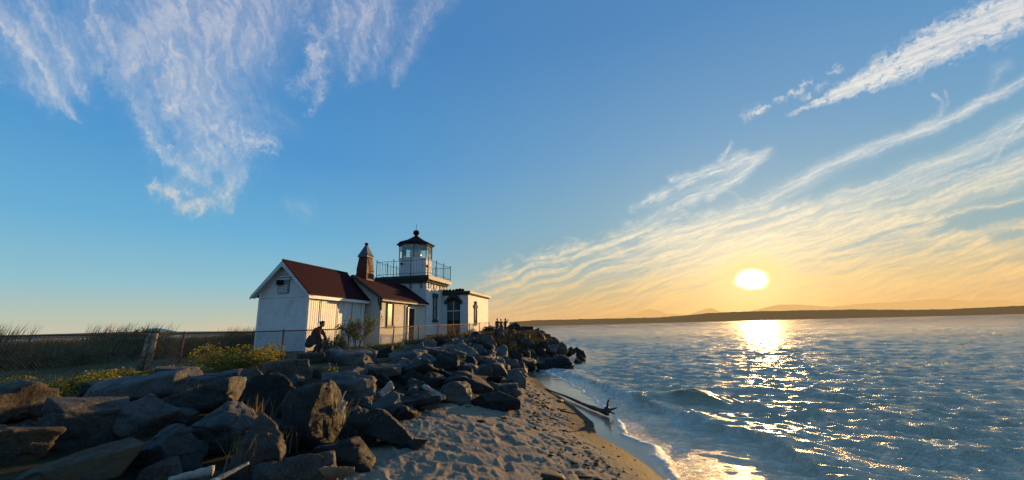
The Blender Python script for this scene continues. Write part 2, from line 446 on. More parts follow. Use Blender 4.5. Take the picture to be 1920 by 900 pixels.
def make_world():
    w = bpy.data.worlds.new('World'); sc.world = w; w.use_nodes = True
    t = NT(w.node_tree); bg = t.nodes['Background']
    dirv = t.n('ShaderNodeTexCoord').outputs['Generated']
    nv = t.n('ShaderNodeVectorMath', operation='NORMALIZE'); t.set(nv.inputs[0], dirv)
    sp = t.n('ShaderNodeSeparateXYZ'); t.set(sp.inputs[0], nv.outputs[0])
    dx, dy, dz = sp.outputs
    el = t.math('DIVIDE', t.math('ARCSINE', dz), math.pi / 2)          # 0..1
    az = t.math('ARCTAN2', dx, dy)
    sky = t.n('ShaderNodeTexSky', sky_type='NISHITA'); sky.sun_disc = False
    sky.sun_elevation = SUN_EL; sky.sun_rotation = SUN_AZ; sky.ozone_density = 3.0; sky.dust_density = .4
    sk = t.n('ShaderNodeVectorMath', operation='SCALE'); t.set(sk.inputs[0], sky.outputs[0]); sk.inputs['Scale'].default_value = .07
    # cos of angle to the sun, and separately the azimuth difference
    dot = t.n('ShaderNodeVectorMath', operation='DOT_PRODUCT'); t.set(dot.inputs[0], nv.outputs[0]); dot.inputs[1].default_value = tuple(SUN_D)
    cosa = dot.outputs['Value']
    ang = t.math('ARCCOSINE', t.math('MINIMUM', cosa, .99999))          # radians
    away = t.ramp(el, [(0.0, S(212, 204, 178)), (.022, S(192, 203, 188)), (.06, S(152, 200, 214)), (.13, S(112, 182, 222)), (.24, S(82, 156, 215)), (.42, S(72, 136, 198)), (1.0, S(84, 124, 164))])
    near = t.ramp(el, [(0.0, S(226, 176, 118)), (.022, S(222, 178, 122)), (.05, S(196, 184, 148)), (.08, S(156, 180, 180)), (.15, S(132, 176, 198)), (.26, S(108, 162, 204)), (.42, S(84, 142, 196)), (1.0, S(86, 126, 166))])
    fsun = t.ss(ang, math.radians(66), math.radians(16))
    base = t.mix(fsun, away, near)
    # blend with the physical sky
    base = t.mix(.12, base, sk.outputs[0])
    # cirrus
    uv = t.n('ShaderNodeCombineXYZ')
    t.set(uv.inputs[0], t.math('ADD', t.math('DIVIDE', az, 2 * math.pi), .5))
    t.set(uv.inputs[1], t.math('MAXIMUM', el, 0.0006))
    im = t.n('ShaderNodeTexImage'); im.image = cloud_map(); im.extension = 'EXTEND'; im.interpolation = 'Linear'
    t.set(im.inputs[0], uv.outputs[0])
    dens = im.outputs[0]
    dsp = t.n('ShaderNodeSeparateColor'); t.set(dsp.inputs[0], dens); dens = dsp.outputs[0]
    c_far = t.ramp(el, [(0.0, S(238, 190, 130)), (.1, S(240, 218, 176)), (.2, S(216, 218, 218)), (.36, S(188, 194, 212)), (1.0, S(170, 178, 196))])
    c_near = t.ramp(el, [(0.0, S(246, 188, 112)), (.05, S(250, 208, 140)), (.10, S(252, 230, 188)), (.18, S(240, 238, 226)), (.35, S(226, 226, 222)), (1.0, S(210, 214, 222))])
    cc = t.mix(t.ss(ang, math.radians(55), math.radians(10)), c_far, c_near)
    col = t.mix(t.math('MULTIPLY', dens, 1.08, clamp=True), base, cc)
    # fade clouds into haze at the horizon, glow around the sun
    g0 = t.math('MULTIPLY', t.math('EXPONENT', t.math('MULTIPLY', t.math('DIVIDE', ang, math.radians(16)), -1.0)), .16)
    col = t.mix(1.0, col, t.mix(g0, (0, 0, 0), (1.0, .72, .36), 'MIX'), 'ADD')
    g1 = t.math('MULTIPLY', t.math('EXPONENT', t.math('MULTIPLY', t.math('POWER', t.math('DIVIDE', ang, math.radians(5)), 1.0), -1.0)), .45)
    glow = t.mix(1.0, col, t.mix(g1, (0, 0, 0), (1.0, .62, .16), 'MIX'), 'ADD')
    # ragged bright core: the disc burning through thin cloud
    rag = t.noise(nv.outputs[0], 34, 3, .5)
    rag = t.math('MULTIPLY_ADD', t.math('SUBTRACT', rag, .5), math.radians(1.5), ang)
    rag = t.math('SQRT', t.math('ADD', t.math('MULTIPLY', rag, rag), t.math('MULTIPLY', t.math('POWER', t.math('ABSOLUTE', t.math('SUBTRACT', float(SUN_D[2]), dz)), 2.0), .6)))
    below = t.math('MULTIPLY', t.math('MAXIMUM', t.math('SUBTRACT', float(SUN_D[2]), dz), 0.0), .45)
    rag = t.math('ADD', rag, below)
    halo = t.math('POWER', t.ss(rag, math.radians(7.0), math.radians(1.2), 0, 1), 2.0)
    o1 = t.mix(halo, glow, (1.15, .84, .36))
    gs = t.math('EXPONENT', t.math('MULTIPLY', t.math('POWER', t.math('DIVIDE', rag, math.radians(.43)), 2.0), -.5))
    sv = t.n('ShaderNodeVectorMath', operation='SCALE'); sv.inputs[0].default_value = (11000.0, 6000.0, 1500.0); t.set(sv.inputs['Scale'], gs)
    o2 = t.mix(1.0, o1, sv.outputs[0], 'ADD'); o2.node.clamp_result = False
    # below the horizon: soft sea haze tone
    o3 = t.mix(t.ss(dz, 0.0, -.02), o2, S(120, 120, 110))
    t.set(bg.inputs[0], o3); bg.inputs[1].default_value = 1.0
    w.cycles.sampling_method = 'MANUAL'; w.cycles.sample_map_resolution = 2048
    L = bpy.data.lights.new('sun', 'SUN'); L.energy = 5.0; L.angle = math.radians(.8); L.color = (1.0, .60, .23)
    lo = bpy.data.objects.new('sun', L); put(lo)
    lo.rotation_euler = Vector(tuple(-SUN_D)).to_track_quat('-Z', 'Y').to_euler()
    sc.view_settings.view_transform = 'Standard'; sc.view_settings.look = 'None'
    sc.view_settings.exposure = 0; sc.view_settings.gamma = 1


make_world()
sc.cycles.sample_clamp_indirect = 4.0
sc.cycles.sample_clamp_direct = 40.0
# ------------------------------------------------------------------ shoreline and terrain
SHORE = [(6, -40), (3.2, -8), (2.5, 2), (2.3, 5.8), (2.28, 6.9), (2.24, 7.6), (2.12, 8.4), (1.78, 9.75), (1.92, 10.9), (1.62, 14.4), (1.16, 17.4), (.92, 21), (.95, 22.8),
         (1.6, 25.2), (2.9, 27), (3.9, 31), (4.6, 36), (5.0, 42), (4.2, 50), (0, 58), (-8, 64), (-25, 75), (-60, 95), (-160, 130), (-900, 260), (-900, -700), (40, -700)]
TOE = [(-3.2, -40), (-2.6, -6), (-2.3, 2), (-2.15, 4.4), (-1.85, 5.2), (-1.62, 6.2), (-1.95, 7.4), (-1.5, 8.8), (-.95, 10.8), (-.15, 12.3), (.3, 14.7), (.45, 18), (.5, 21.5), (.6, 23.2),
       (1.35, 25.5), (2.65, 27.2), (3.65, 31.1), (4.35, 36), (4.75, 42), (4.0, 49.8), (-.2, 57.6), (-8.1, 63.7), (-25, 74.6), (-60, 94.5), (-160, 129), (-899, 259), (-899, -699), (-4, -699)]


def sdist(x, y, P):
    "signed distance to polygon, positive inside"
    x = np.asarray(x, float); y = np.asarray(y, float)
    best = np.full(x.shape, 1e9); ins = np.zeros(x.shape, bool)
    n = len(P)
    for i in range(n):
        ax, ay = P[i]; bx, by = P[(i + 1) % n]
        dx, dy = bx - ax, by - ay
        t = np.clip(((x - ax) * dx + (y - ay) * dy) / (dx * dx + dy * dy), 0, 1)
        best = np.minimum(best, np.hypot(x - ax - t * dx, y - ay - t * dy))
        c = ((ay > y) != (by > y)) & (x < dx * (y - ay) / (dy if dy else 1e-9) + ax)
        ins ^= c
    return np.where(ins, best, -best)


def base_z(x, y, ds=None, db=None):
    if ds is None: ds = sdist(x, y, SHORE)
    if db is None: db = sdist(x, y, TOE)
    sand = np.where(ds > 0, .80 * (sstep(-1.6, 4.0, ds) - sstep(-1.6, 4.0, 0)) / (1 - sstep(-1.6, 4.0, 0)), np.maximum(ds * .10, -3))
    top = 1.27 + .33 * sstep(17, 30, y) - .25 * sstep(0, -30, x) * 0
    w = 3.0 + 1.2 * sstep(14, 8, y)
    e = sstep(-.15, 1, db / w)
    z = sand + (np.maximum(top - sand, 0)) * e
    return z


def ground_z(x, y):
    return float(base_z(np.array([x]), np.array([y]))[0])


def polar(a_list, r_list):
    A, Rr = np.meshgrid(np.radians(a_list), r_list)
    X = np.sin(A) * Rr; Y = np.cos(A) * Rr
    nr, na = X.shape
    idx = np.arange(nr * na).reshape(nr, na)
    F = np.stack([idx[:-1, :-1], idx[:-1, 1:], idx[1:, 1:], idx[1:, :-1]], -1).reshape(-1, 4)[:, ::-1]
    return X, Y, F


def make_ground():
    a = np.concatenate([np.linspace(-180, -70, 45)[:-1], np.arange(-70, 24, .14), np.linspace(24, 180, 60)])
    r = np.concatenate([np.linspace(.4, 2.6, 14)[:-1], 2.6 * 1.0075 ** np.arange(0, 520), 2.6 * 1.0075 ** 520 * 1.12 ** np.arange(1, 32)])
    X, Y, F = polar(a, r)
    ds = sdist(X, Y, SHORE); db = sdist(X, Y, TOE)
    Z = base_z(X, Y, ds, db)
    near = sstep(40, 18, np.hypot(X, Y))
    # trampled dry sand: footprints and humps, fading out towards the wet strip
    dry = sstep(.30, 1.2, ds + .5 * (fbm(X * 1.1, Y * 1.1, 3, 4) - .5)) * sstep(.5, -.1, db)
    wob = .35 * (fbm(X * 2.1, Y * 2.1, 2, 6) - .5)
    n1 = vn((X + wob) * 4.9, (Y - wob) * 4.1, 8); n2 = vn((X - wob) * 7.3, (Y + wob) * 6.2, 12); n3 = fbm(X * 16, Y * 16, 3, 15)
    foot = -.022 * sstep(.60, .80, n1) + .014 * sstep(.42, .6, n1) * sstep(.8, .6, n1) - .022 * sstep(.58, .82, n2) + .028 * (n3 - .5)
    hump = .035 * (fbm(X * .9, Y * .9, 3, 19) - .5)
    Z = Z + dry * near * (foot + hump) + .010 * (fbm(X * 5, Y * 5, 3, 23) - .5) * sstep(.1, .8, ds) * near
    # rough earth in the rock bank and uneven turf above
    bank = sstep(.2, 1.2, db)
    Z = Z + bank * .16 * (fbm(X * .8, Y * .8, 4, 27) - .5) * sstep(120, 30, np.hypot(X, Y))
    # flat pads for the buildings
    for (cx, cy, rr, zz) in [(-10.9, 22.2, 3.2, 1.45), (-8.6, 28, 3.4, 1.52), (-7.4, 32.5, 4.6, 1.54), (-4.2, 38, 4.6, 1.56)]:
        k = sstep(rr + 1.5, rr, np.hypot(X - cx, Y - cy))
        Z = Z * (1 - k) + zz * k
    V = np.stack([X.ravel(), Y.ravel(), Z.ravel()], -1)
    m, t, p = new_mat('ground_sand_and_turf')
    aw = t.n('ShaderNodeAttribute', attribute_name='wet').outputs['Fac']
    ab = t.n('ShaderNodeAttribute', attribute_name='bank').outputs['Fac']
    tc = t.n('ShaderNodeTexCoord').outputs['Object']
    g = t.noise(tc, 3.0, 6, .6); fine = t.noise(tc, 160, 3, .7); blot = t.noise(tc, 1.1, 5, .65)
    sand = t.mix(t.ss(g, .3, .7), (.25, .20, .14), (.16, .128, .09))
    sand = t.mix(t.ss(fine, .35, .75, 0, .6), sand, (.32, .27, .205))
    wetc = t.mix(t.ss(g, .3, .7), (.072, .050, .031), (.048, .034, .022))
    c = t.mix(aw, sand, wetc)
    # scattered weed flecks in the sand
    fl = t.math('MULTIPLY', t.ss(t.noise(tc, 22, 4, .7), .63, .69), t.ss(blot, .44, .6))
    c = t.mix(t.math('MULTIPLY', fl, .8), c, (.03, .022, .012))
    soil = t.mix(t.ss(t.noise(tc, 2.2, 6, .7), .4, .6), (.030, .024, .015), (.060, .048, .028))  # bank earth kept dark so the gaps between boulders read as shade
    soil = t.mix(t.ss(t.noise(tc, .8, 4, .6), .5, .65), soil, (.045, .042, .02))
    atf = t.n('ShaderNodeAttribute', attribute_name='turf').outputs['Fac']
    soil = t.mix(atf, soil, t.mix(t.ss(t.noise(tc, 1.2, 5, .7), .4, .6), (.17, .135, .075), (.10, .09, .04)))
    c = t.mix(ab, c, soil)
    t.set(p.inputs['Base Color'], c)
    rough = t.math('MULTIPLY_ADD', aw, -.22, .95)
    t.set(p.inputs['Roughness'], t.math('MAXIMUM', rough, t.math('MULTIPLY', ab, .95)))
    p.inputs['Specular IOR Level'].default_value = .08
    b1 = t.bump(t.noise(tc, 45, 6, .7), .5, .012)
    t.set(p.inputs['Normal'], t.bump(t.noise(tc, 9, 5, .6), .35, .03, b1))
    me = np_mesh('ground', V, F, m)
    attr(me, 'wet', sstep(.85, .25, ds + .45 * (fbm(X * 1.3, Y * 1.3, 3, 4) - .5)) * sstep(.4, .0, db))
    attr(me, 'bank', sstep(-.15, .35, db + .5 * (fbm(X * 2, Y * 2, 3, 31) - .5)))
    attr(me, 'turf', sstep(4.2, 6.5, db))
    o = put(bpy.data.objects.new('ground', me)); tag(o, kind='structure')
    return o


make_ground()


# ------------------------------------------------------------------ water
WAVE2 = [(1.5, 27.5), (2.4, 22.5), (3.35, 17.8), (3.85, 13.8), (4.45, 10.6), (4.95, 9.3), (5.05, 8.1), (4.85, 6.9), (4.3, 4.5), (3.8, 2)]


def line_sd(x, y, P):
    "distance to polyline, signed (positive on the sea side), plus arc position"
    best = np.full(x.shape, 1e9); sg = np.ones(x.shape); al = np.zeros(x.shape); L = 0
    for (ax, ay), (bx, by) in zip(P[:-1], P[1:]):
        dx, dy = bx - ax, by - ay; l = math.hypot(dx, dy)
        t = np.clip(((x - ax) * dx + (y - ay) * dy) / l ** 2, 0, 1)
        d = np.hypot(x - ax - t * dx, y - ay - t * dy)
        u = d < best
        best = np.where(u, d, best); sg = np.where(u, np.sign((x - ax) * dy - (y - ay) * dx) * -1, sg); al = np.where(u, L + t * l, al)
        L += l
    return best * sg, al


def make_water():
    a = np.concatenate([np.linspace(-85, -12, 50)[:-1], np.arange(-12, 60, .10), np.linspace(60, 120, 50)])
    r = np.concatenate([3.2 * 1.0056 ** np.arange(0, 820), 3.2 * 1.0056 ** 820 * 1.012 ** np.arange(1, 80), 3.2 * 1.0056 ** 820 * 1.012 ** 79 * 1.10 ** np.arange(1, 62)])
    X, Y, F = polar(a, r)
    Rr = np.hypot(X, Y)
    ds = -sdist(X, Y, SHORE)               # positive at sea
    deep = sstep(.5, 4.5, ds)
    dx = np.zeros_like(X); dy = np.zeros_like(X); Z = np.zeros_like(X)
    rng = np.random.default_rng(5)
    sp = Rr * .0060                          # radial grid spacing
    # choppy wind sea as a sum of sharp-crested trains, patchy in strength
    gust = .65 + .7 * fbm(X / 9, Y / 9, 3, 50)
    for i in range(110):
        lam = .24 * (3.6 / .24) ** ((i / 109.0) ** 1.25) * rng.uniform(.9, 1.1)
        th = math.radians(rng.normal(-121, 19))
        kx, ky = math.cos(th), math.sin(th)
        k = 2 * math.pi / lam
        A = .0052 * lam ** .36 * rng.uniform(.5, 1.4)
        if lam > 2.2: A *= .75
        ph = rng.uniform(0, 6.28) + k * .12 * lam * (fbm(X / (2.2 * lam), Y / (2.2 * lam), 2, 60 + i) - .5) * 6 if lam > .8 else rng.uniform(0, 6.28) + 3 * vn(X * .7, Y * .7, i)
        f = sstep(1.8, 3.4, lam / sp) * A * (deep * .82 + .18 * sstep(.3, 1.5, ds)) * gust
        arg = k * (kx * X + ky * Y) + ph
        s = np.sin(arg); c = np.cos(arg)
        Z += f * s; dx += 1.1 * f * kx * c; dy += 1.1 * f * ky * c
    for sx_, sy_, am in ((1.5, .55, .040), (.8, .27, .020), (.42, .15, .008)):
        q = fbm((.92 * X - .39 * Y) / sx_ + .8 * fbm(X / 2.5, Y / 2.5, 2, 95), (.39 * X + .92 * Y) / sy_, 2, 91 + int(10 * sx_))
        rdg = 1 - np.abs(2 * q - 1) * 2.2
        Z += am * (rdg - .45) * (deep * .85 + .15 * sstep(.3, 1.5, ds)) * gust * sstep(1.6, 3.2, sy_ * 2 / sp)
    # small breaker rolling in along the shore
    e, al = line_sd(X, Y, WAVE2)
    lumpy = .55 + .9 * fbm(al / 1.6, e / 3, 3, 70)
    e2 = e + .35 * (fbm(X / 1.1, Y / 1.1, 3, 71) - .5)
    prof = np.where(e2 < 0, np.exp(-(e2 / .20) ** 2), np.exp(-(e2 / .85) ** 2))
    amp = .22 * sstep(.5, 5, al) * (.35 + .65 * sstep(26, 12, Y))
    Z += prof * amp * lumpy * (.55 + .5 * fbm(X * 1.6, Y * 1.6, 3, 77))
    dx -= prof * amp * .35
    # a second hump further out; its green glow is a colour tint
    hx, hy = X - 5.35, Y - 13.0
    q1 = hx * .90 - hy * .43; q2 = hx * .43 + hy * .90
    h2 = .34 * np.exp(-(np.where(q2 < 0, q2 / .42, q2 / 1.1)) ** 2) * np.exp(-(q1 / .95) ** 2)
    Z += h2
    hx, hy = X - 7.6, Y - 15.2
    Z += .18 * np.exp(-((hx * .3 + hy * .95) / .6) ** 2) * np.exp(-(hx / 1.8) ** 2)
    # swash lip at the foam edge
    w = np.interp(Y, [0, 6.9, 7.7, 9.5, 12, 16, 20, 23, 26], [.10, .12, .36, .55, .8, 1.0, 1.1, .7, .2]) + .5 * (fbm(X / .9, Y / .9, 4, 73) - .5)
    lip = ds - w
    Z += .020 * np.exp(-(lip / .06) ** 2) * sstep(.1, .3, ds)
    Z += .012 * (fbm(X * 4, Y * 4, 3, 75) - .5) * sstep(0, .15, lip) * sstep(60, 25, Rr)
    Z *= sstep(-.3, .25, ds) * .9 + .1
    Z = Z + .012 * sstep(.0, .6, ds)
    V = np.stack([(X + dx).ravel(), (Y + dy).ravel(), Z.ravel()], -1)
    # foam coverage
    lace = fbm(X * 2.6 + 1.5 * fbm(X, Y, 2, 5), Y * 2.6, 4, 80, .6)
    lace2 = np.abs(fbm(X * 2.6 + 2 * fbm(X * 1.3, Y * 1.3, 2, 6), Y * 2.6, 4, 84, .6) - .5) * 2
    net = sstep(.12, .02, lace2) * .9 + sstep(.56, .68, lace) * .8
    foam = np.exp(-(lip / .07) ** 2) * .95 * sstep(.3, .45, lace)
    foam += sstep(0, .1, lip) * sstep(2.6, .3, lip) * net * .6
    foam += np.exp(-(np.where(e2 < 0, e2 / .55, e2 / .16)) ** 2) * amp * 2.6 * sstep(.42, .58, fbm(X * 3, Y * 3, 4, 88, .65)) * (.35 + .6 * sstep(10, 16, Y))
    foam += sstep(-1.6, -.1, e) * sstep(.1, -.1, e) * net * .22
    foam += np.exp(-((q2 - .15) / .2) ** 2) * np.exp(-((q1) / 1.0) ** 2) * .35 * sstep(.45, .6, lace)
    # white water round the point
    foam += np.exp(-(np.hypot(X - 3.0, Y - 24.5) / 1.6) ** 2) * net * 1.3
    foam += np.exp(-(np.hypot(X - 1.9, Y - 22.2) / 1.2) ** 2) * net * .9
    # odd whitecaps
    cap = sstep(.72, .80, fbm(X / 1.6, Y / .8, 4, 90, .6)) * sstep(.06, .14, Z) * sstep(3, 8, ds)
    foam += cap * .5
    foam = np.clip(foam, 0, 1) * sstep(90, 50, Rr)
    m, t, p = new_mat('sea_water')
    af = t.n('ShaderNodeAttribute', attribute_name='foam').outputs['Fac']
    ash = t.n('ShaderNodeAttribute', attribute_name='shallow').outputs['Fac']
    ag = t.n('ShaderNodeAttribute', attribute_name='crest').outputs['Fac']
    geo = t.n('ShaderNodeNewGeometry').outputs['Position']
    dist = t.n('ShaderNodeVectorMath', operation='LENGTH'); t.set(dist.inputs[0], geo); dist = dist.outputs['Value']
    tc = t.n('ShaderNodeTexCoord').outputs['Object']
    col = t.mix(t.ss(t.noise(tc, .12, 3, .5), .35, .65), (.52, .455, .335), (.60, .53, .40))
    col = t.mix(t.ss(dist, 50, 500), col, (.13, .14, .13))  # base darkens with distance to tone down the pale horizon reflection
    col = t.mix(ag, col, (.085, .115, .05))  # olive tint paints the shaded breaker face and the hump's glow
    col = t.mix(ash, col, (.24, .205, .15))
    bub = t.noise(tc, 26, 5, .7)
    ff = t.math('MULTIPLY', af, t.ss(bub, .32, .58, .45, 1.0))
    col = t.mix(ff, col, (.84, .80, .72))
    t.set(p.inputs['Base Color'], col)
    p.inputs['IOR'].default_value = 2.0
    p.inputs['Specular Tint'].default_value = (1.0, .83, .60, 1)
    p.inputs['Specular IOR Level'].default_value = .5
    rg = t.ss(dist, 12, 260, .15, .42)
    rg = t.math('MAXIMUM', rg, t.math('MULTIPLY', ff, .7))
    t.set(p.inputs['Roughness'], rg)
    # ripples too small for the mesh; larger ones take over with distance
    st = t.n('ShaderNodeMapping'); t.set(st.inputs[0], tc); st.inputs['Scale'].default_value = (.5, 1.6, 1); st.inputs['Rotation'].default_value = (0, 0, math.radians(23))
    r1 = t.noise(st.outputs[0], 13, 4, .6, .6)
    r1 = t.math('SUBTRACT', 1.0, t.math('MULTIPLY', t.math('ABSOLUTE', t.math('SUBTRACT', r1, .5)), 2.0))
    r2 = t.noise(st.outputs[0], 3.2, 5, .62, .4)
    r3 = t.noise(st.outputs[0], .22, 5, .65, .3)
    calm = t.math('MULTIPLY_ADD', ash, -.9, 1.0)
    b = t.bump(r1, t.math('MULTIPLY', t.ss(dist, 60, 8, .3, 1.0), calm), .05)
    b = t.bump(r2, t.math('MULTIPLY', t.ss(dist, 5, 35, .4, 1.0), calm), .20, b)
    r4 = t.noise(st.outputs[0], .8, 5, .65, .3)
    b = t.bump(r4, t.ss(dist, 18, 90, .0, 1.0), 1.3, b)
    b = t.bump(r3, t.ss(dist, 60, 400, .0, 1.0), 4.5, b)
    t.set(p.inputs['Normal'], b)
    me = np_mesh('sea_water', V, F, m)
    attr(me, 'foam', foam)
    attr(me, 'shallow', sstep(.05, -.25, lip) + .45 * sstep(2.6, 0, lip))
    attr(me, 'crest', np.clip(h2 / .3, 0, 1) ** .8 * .9 + np.clip(prof * amp * 3, 0, 1) * .3 * sstep(.5, .1, np.abs(e)))
    o = put(bpy.data.objects.new('sea_water', me)); tag(o, kind='structure')


make_water()


# ------------------------------------------------------------------ far shores
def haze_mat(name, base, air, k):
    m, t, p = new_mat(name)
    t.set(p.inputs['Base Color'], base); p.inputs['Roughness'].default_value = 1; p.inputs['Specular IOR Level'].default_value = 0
    em = t.n('ShaderNodeEmission'); em.inputs[0].default_value = (*air, 1)  # airlight put in as constant emission from the surface
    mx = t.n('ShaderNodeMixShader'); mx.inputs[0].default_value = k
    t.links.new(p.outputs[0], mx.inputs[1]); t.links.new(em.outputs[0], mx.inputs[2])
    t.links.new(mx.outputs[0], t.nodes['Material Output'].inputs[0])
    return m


def ridge(name, prof, Y, mat, depth, rough_px, seed, n=500, kind=None):
    xs = np.linspace(prof[0][0], prof[-1][0], n)
    ys = np.interp(xs, [p[0] for p in prof], [p[1] for p in prof])
    ys = ys - rough_px * (fbm(xs / 9, xs * 0, 4, seed, .65) - .5) * 2 * np.minimum(1, np.minimum(np.arange(n), np.arange(n)[::-1]) / 20)
    top = np.array([at_y(x, y, Y) for x, y in zip(xs, ys)])
    v = []
    for q in top:
        s = q[:2] / Y
        v += [(q[0], q[1], -3), (q[0] + s[0] * depth * .25, q[1] + depth * .25, max(q[2], -2)), (q[0] + s[0] * depth, q[1] + depth, -3)]
    # keep the crest on its sight line after pushing it back
    for i in range(n):
        k = (Y + depth * .25) / Y
        x, y, z = v[3 * i + 1]; v[3 * i + 1] = (top[i][0] * k, top[i][1] * k, EYE + (top[i][2] - EYE) * k)
    f = []
    for i in range(n - 1):
        for j in range(2):
            f.append((3 * i + j, 3 * i + 3 + j, 3 * i + 4 + j, 3 * i + 1 + j))
    o = mesh_ob(name, v, f, mat, smooth=False)
    return tag(o, kind='structure')


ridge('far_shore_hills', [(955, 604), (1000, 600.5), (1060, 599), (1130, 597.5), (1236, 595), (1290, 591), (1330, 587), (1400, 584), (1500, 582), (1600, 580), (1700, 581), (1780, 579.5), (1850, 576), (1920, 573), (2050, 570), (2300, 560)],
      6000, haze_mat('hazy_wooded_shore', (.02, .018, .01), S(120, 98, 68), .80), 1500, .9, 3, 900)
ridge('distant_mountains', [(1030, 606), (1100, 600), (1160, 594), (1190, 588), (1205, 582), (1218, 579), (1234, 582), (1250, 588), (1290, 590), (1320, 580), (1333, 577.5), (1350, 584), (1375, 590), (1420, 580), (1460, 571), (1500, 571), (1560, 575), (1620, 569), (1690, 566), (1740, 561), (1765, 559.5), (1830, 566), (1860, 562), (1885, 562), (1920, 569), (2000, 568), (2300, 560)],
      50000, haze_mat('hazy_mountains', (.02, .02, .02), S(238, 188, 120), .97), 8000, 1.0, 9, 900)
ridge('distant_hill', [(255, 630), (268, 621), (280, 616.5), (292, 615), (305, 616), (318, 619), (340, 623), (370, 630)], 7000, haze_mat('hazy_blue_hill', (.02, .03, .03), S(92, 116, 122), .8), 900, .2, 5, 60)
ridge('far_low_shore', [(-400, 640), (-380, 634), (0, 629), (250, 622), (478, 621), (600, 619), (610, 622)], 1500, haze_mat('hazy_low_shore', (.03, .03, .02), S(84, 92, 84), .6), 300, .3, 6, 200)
# ------------------------------------------------------------------ buildings
MAT = {}
MAT['white'] = surf('white_painted_stucco', (.60, .60, .60), (.55, .55, .55), 3, .7, .15, .006, c3=(.46, .45, .42), s3=1.1)
MAT['cream'] = surf('cream_painted_stucco', (.60, .54, .44), (.54, .48, .39), 3, .75, .2, .008, c3=(.54, .48, .39), s3=1.3)
MAT['trimw'] = surf('white_trim_paint', (.76, .76, .74), (.66, .65, .62), 8, .5, .1, .004)
MAT['redroof'] = surf('dark_red_roofing', (.042, .008, .012), (.028, .006, .009), 9, .8, .5, .02, spec=.06, c3=(.035, .010, .010), s3=2)
MAT['green'] = surf('dark_grey_green_trim', (.060, .075, .070), (.035, .045, .042), 8, .85, .2, .004, spec=.1)
MAT['iron'] = surf('dark_iron', (.012, .012, .013), (.022, .018, .016), 20, .9, .2, .002, spec=.05)
MAT['rust'] = surf('rusty_pipe', (.26, .10, .065), (.15, .06, .04), 14, .75, .5, .003, metallic=.2, c3=(.24, .13, .09), s3=8)
MAT['brickred'] = surf('red_painted_brick', (.11, .017, .014), (.07, .011, .010), 14, .7, .5, .01)
MAT['zinc'] = surf('weathered_zinc', (.12, .12, .13), (.07, .075, .08), 9, .6, .2, .003, metallic=.6)
MAT['door'] = surf('dark_brown_door', (.020, .013, .009), (.034, .020, .012), 12, .85, .2, .003)
MAT['stone'] = surf('foundation_stone', (.16, .11, .08), (.10, .075, .06), 7, .9, .6, .02)


def glass_mat(name, c, tr=0.0, rough=.05):
    m, t, p = new_mat(name)
    t.set(p.inputs['Base Color'], c); p.inputs['Roughness'].default_value = rough
    p.inputs['Transmission Weight'].default_value = tr; p.inputs['IOR'].default_value = 1.45
    p.inputs['Specular IOR Level'].default_value = .8
    return m


def thin_glass(name):
    m, t, p = new_mat(name)
    tr = t.n('ShaderNodeBsdfTransparent'); tr.inputs[0].default_value = (.86, .92, .92, 1)
    gl = t.n('ShaderNodeBsdfGlossy'); gl.inputs['Roughness'].default_value = .03
    fr = t.n('ShaderNodeFresnel'); fr.inputs[0].default_value = 1.5
    mx = t.n('ShaderNodeMixShader'); t.set(mx.inputs[0], t.math('MULTIPLY_ADD', fr.outputs[0], 1.0, .10))
    t.links.new(tr.outputs[0], mx.inputs[1]); t.links.new(gl.outputs[0], mx.inputs[2])
    t.links.new(mx.outputs[0], t.nodes['Material Output'].inputs[0])
    return m


MAT['pane'] = glass_mat('window_pane_dark', (.05, .06, .065))
MAT['paleglass'] = glass_mat('pale_glass_sunlit_tone', (.30, .27, .20), rough=.15)  # cream tone stands in for sunlight on the window panes
MAT['glass'] = thin_glass('lantern_glass')


def corrugated(name):
    m, t, p = new_mat(name)
    tc = t.n('ShaderNodeTexCoord').outputs['Object']
    sp = t.n('ShaderNodeSeparateXYZ'); t.set(sp.inputs[0], tc)
    f = t.noise(tc, 2.2, 5, .65)
    t.set(p.inputs['Base Color'], t.mix(t.ss(f, .45, .7), (.60, .59, .57), (.46, .44, .41)))
    p.inputs['Roughness'].default_value = .55
    return m


MAT['siding'] = corrugated('white_corrugated_siding')
GB = 1.42


MAT['ventshade'] = surf('grey_vent_shade', (.22, .25, .29), (.17, .19, .22), 8, .7, .1, .004)  # grey backing colours in the dark gaps between the white louvres


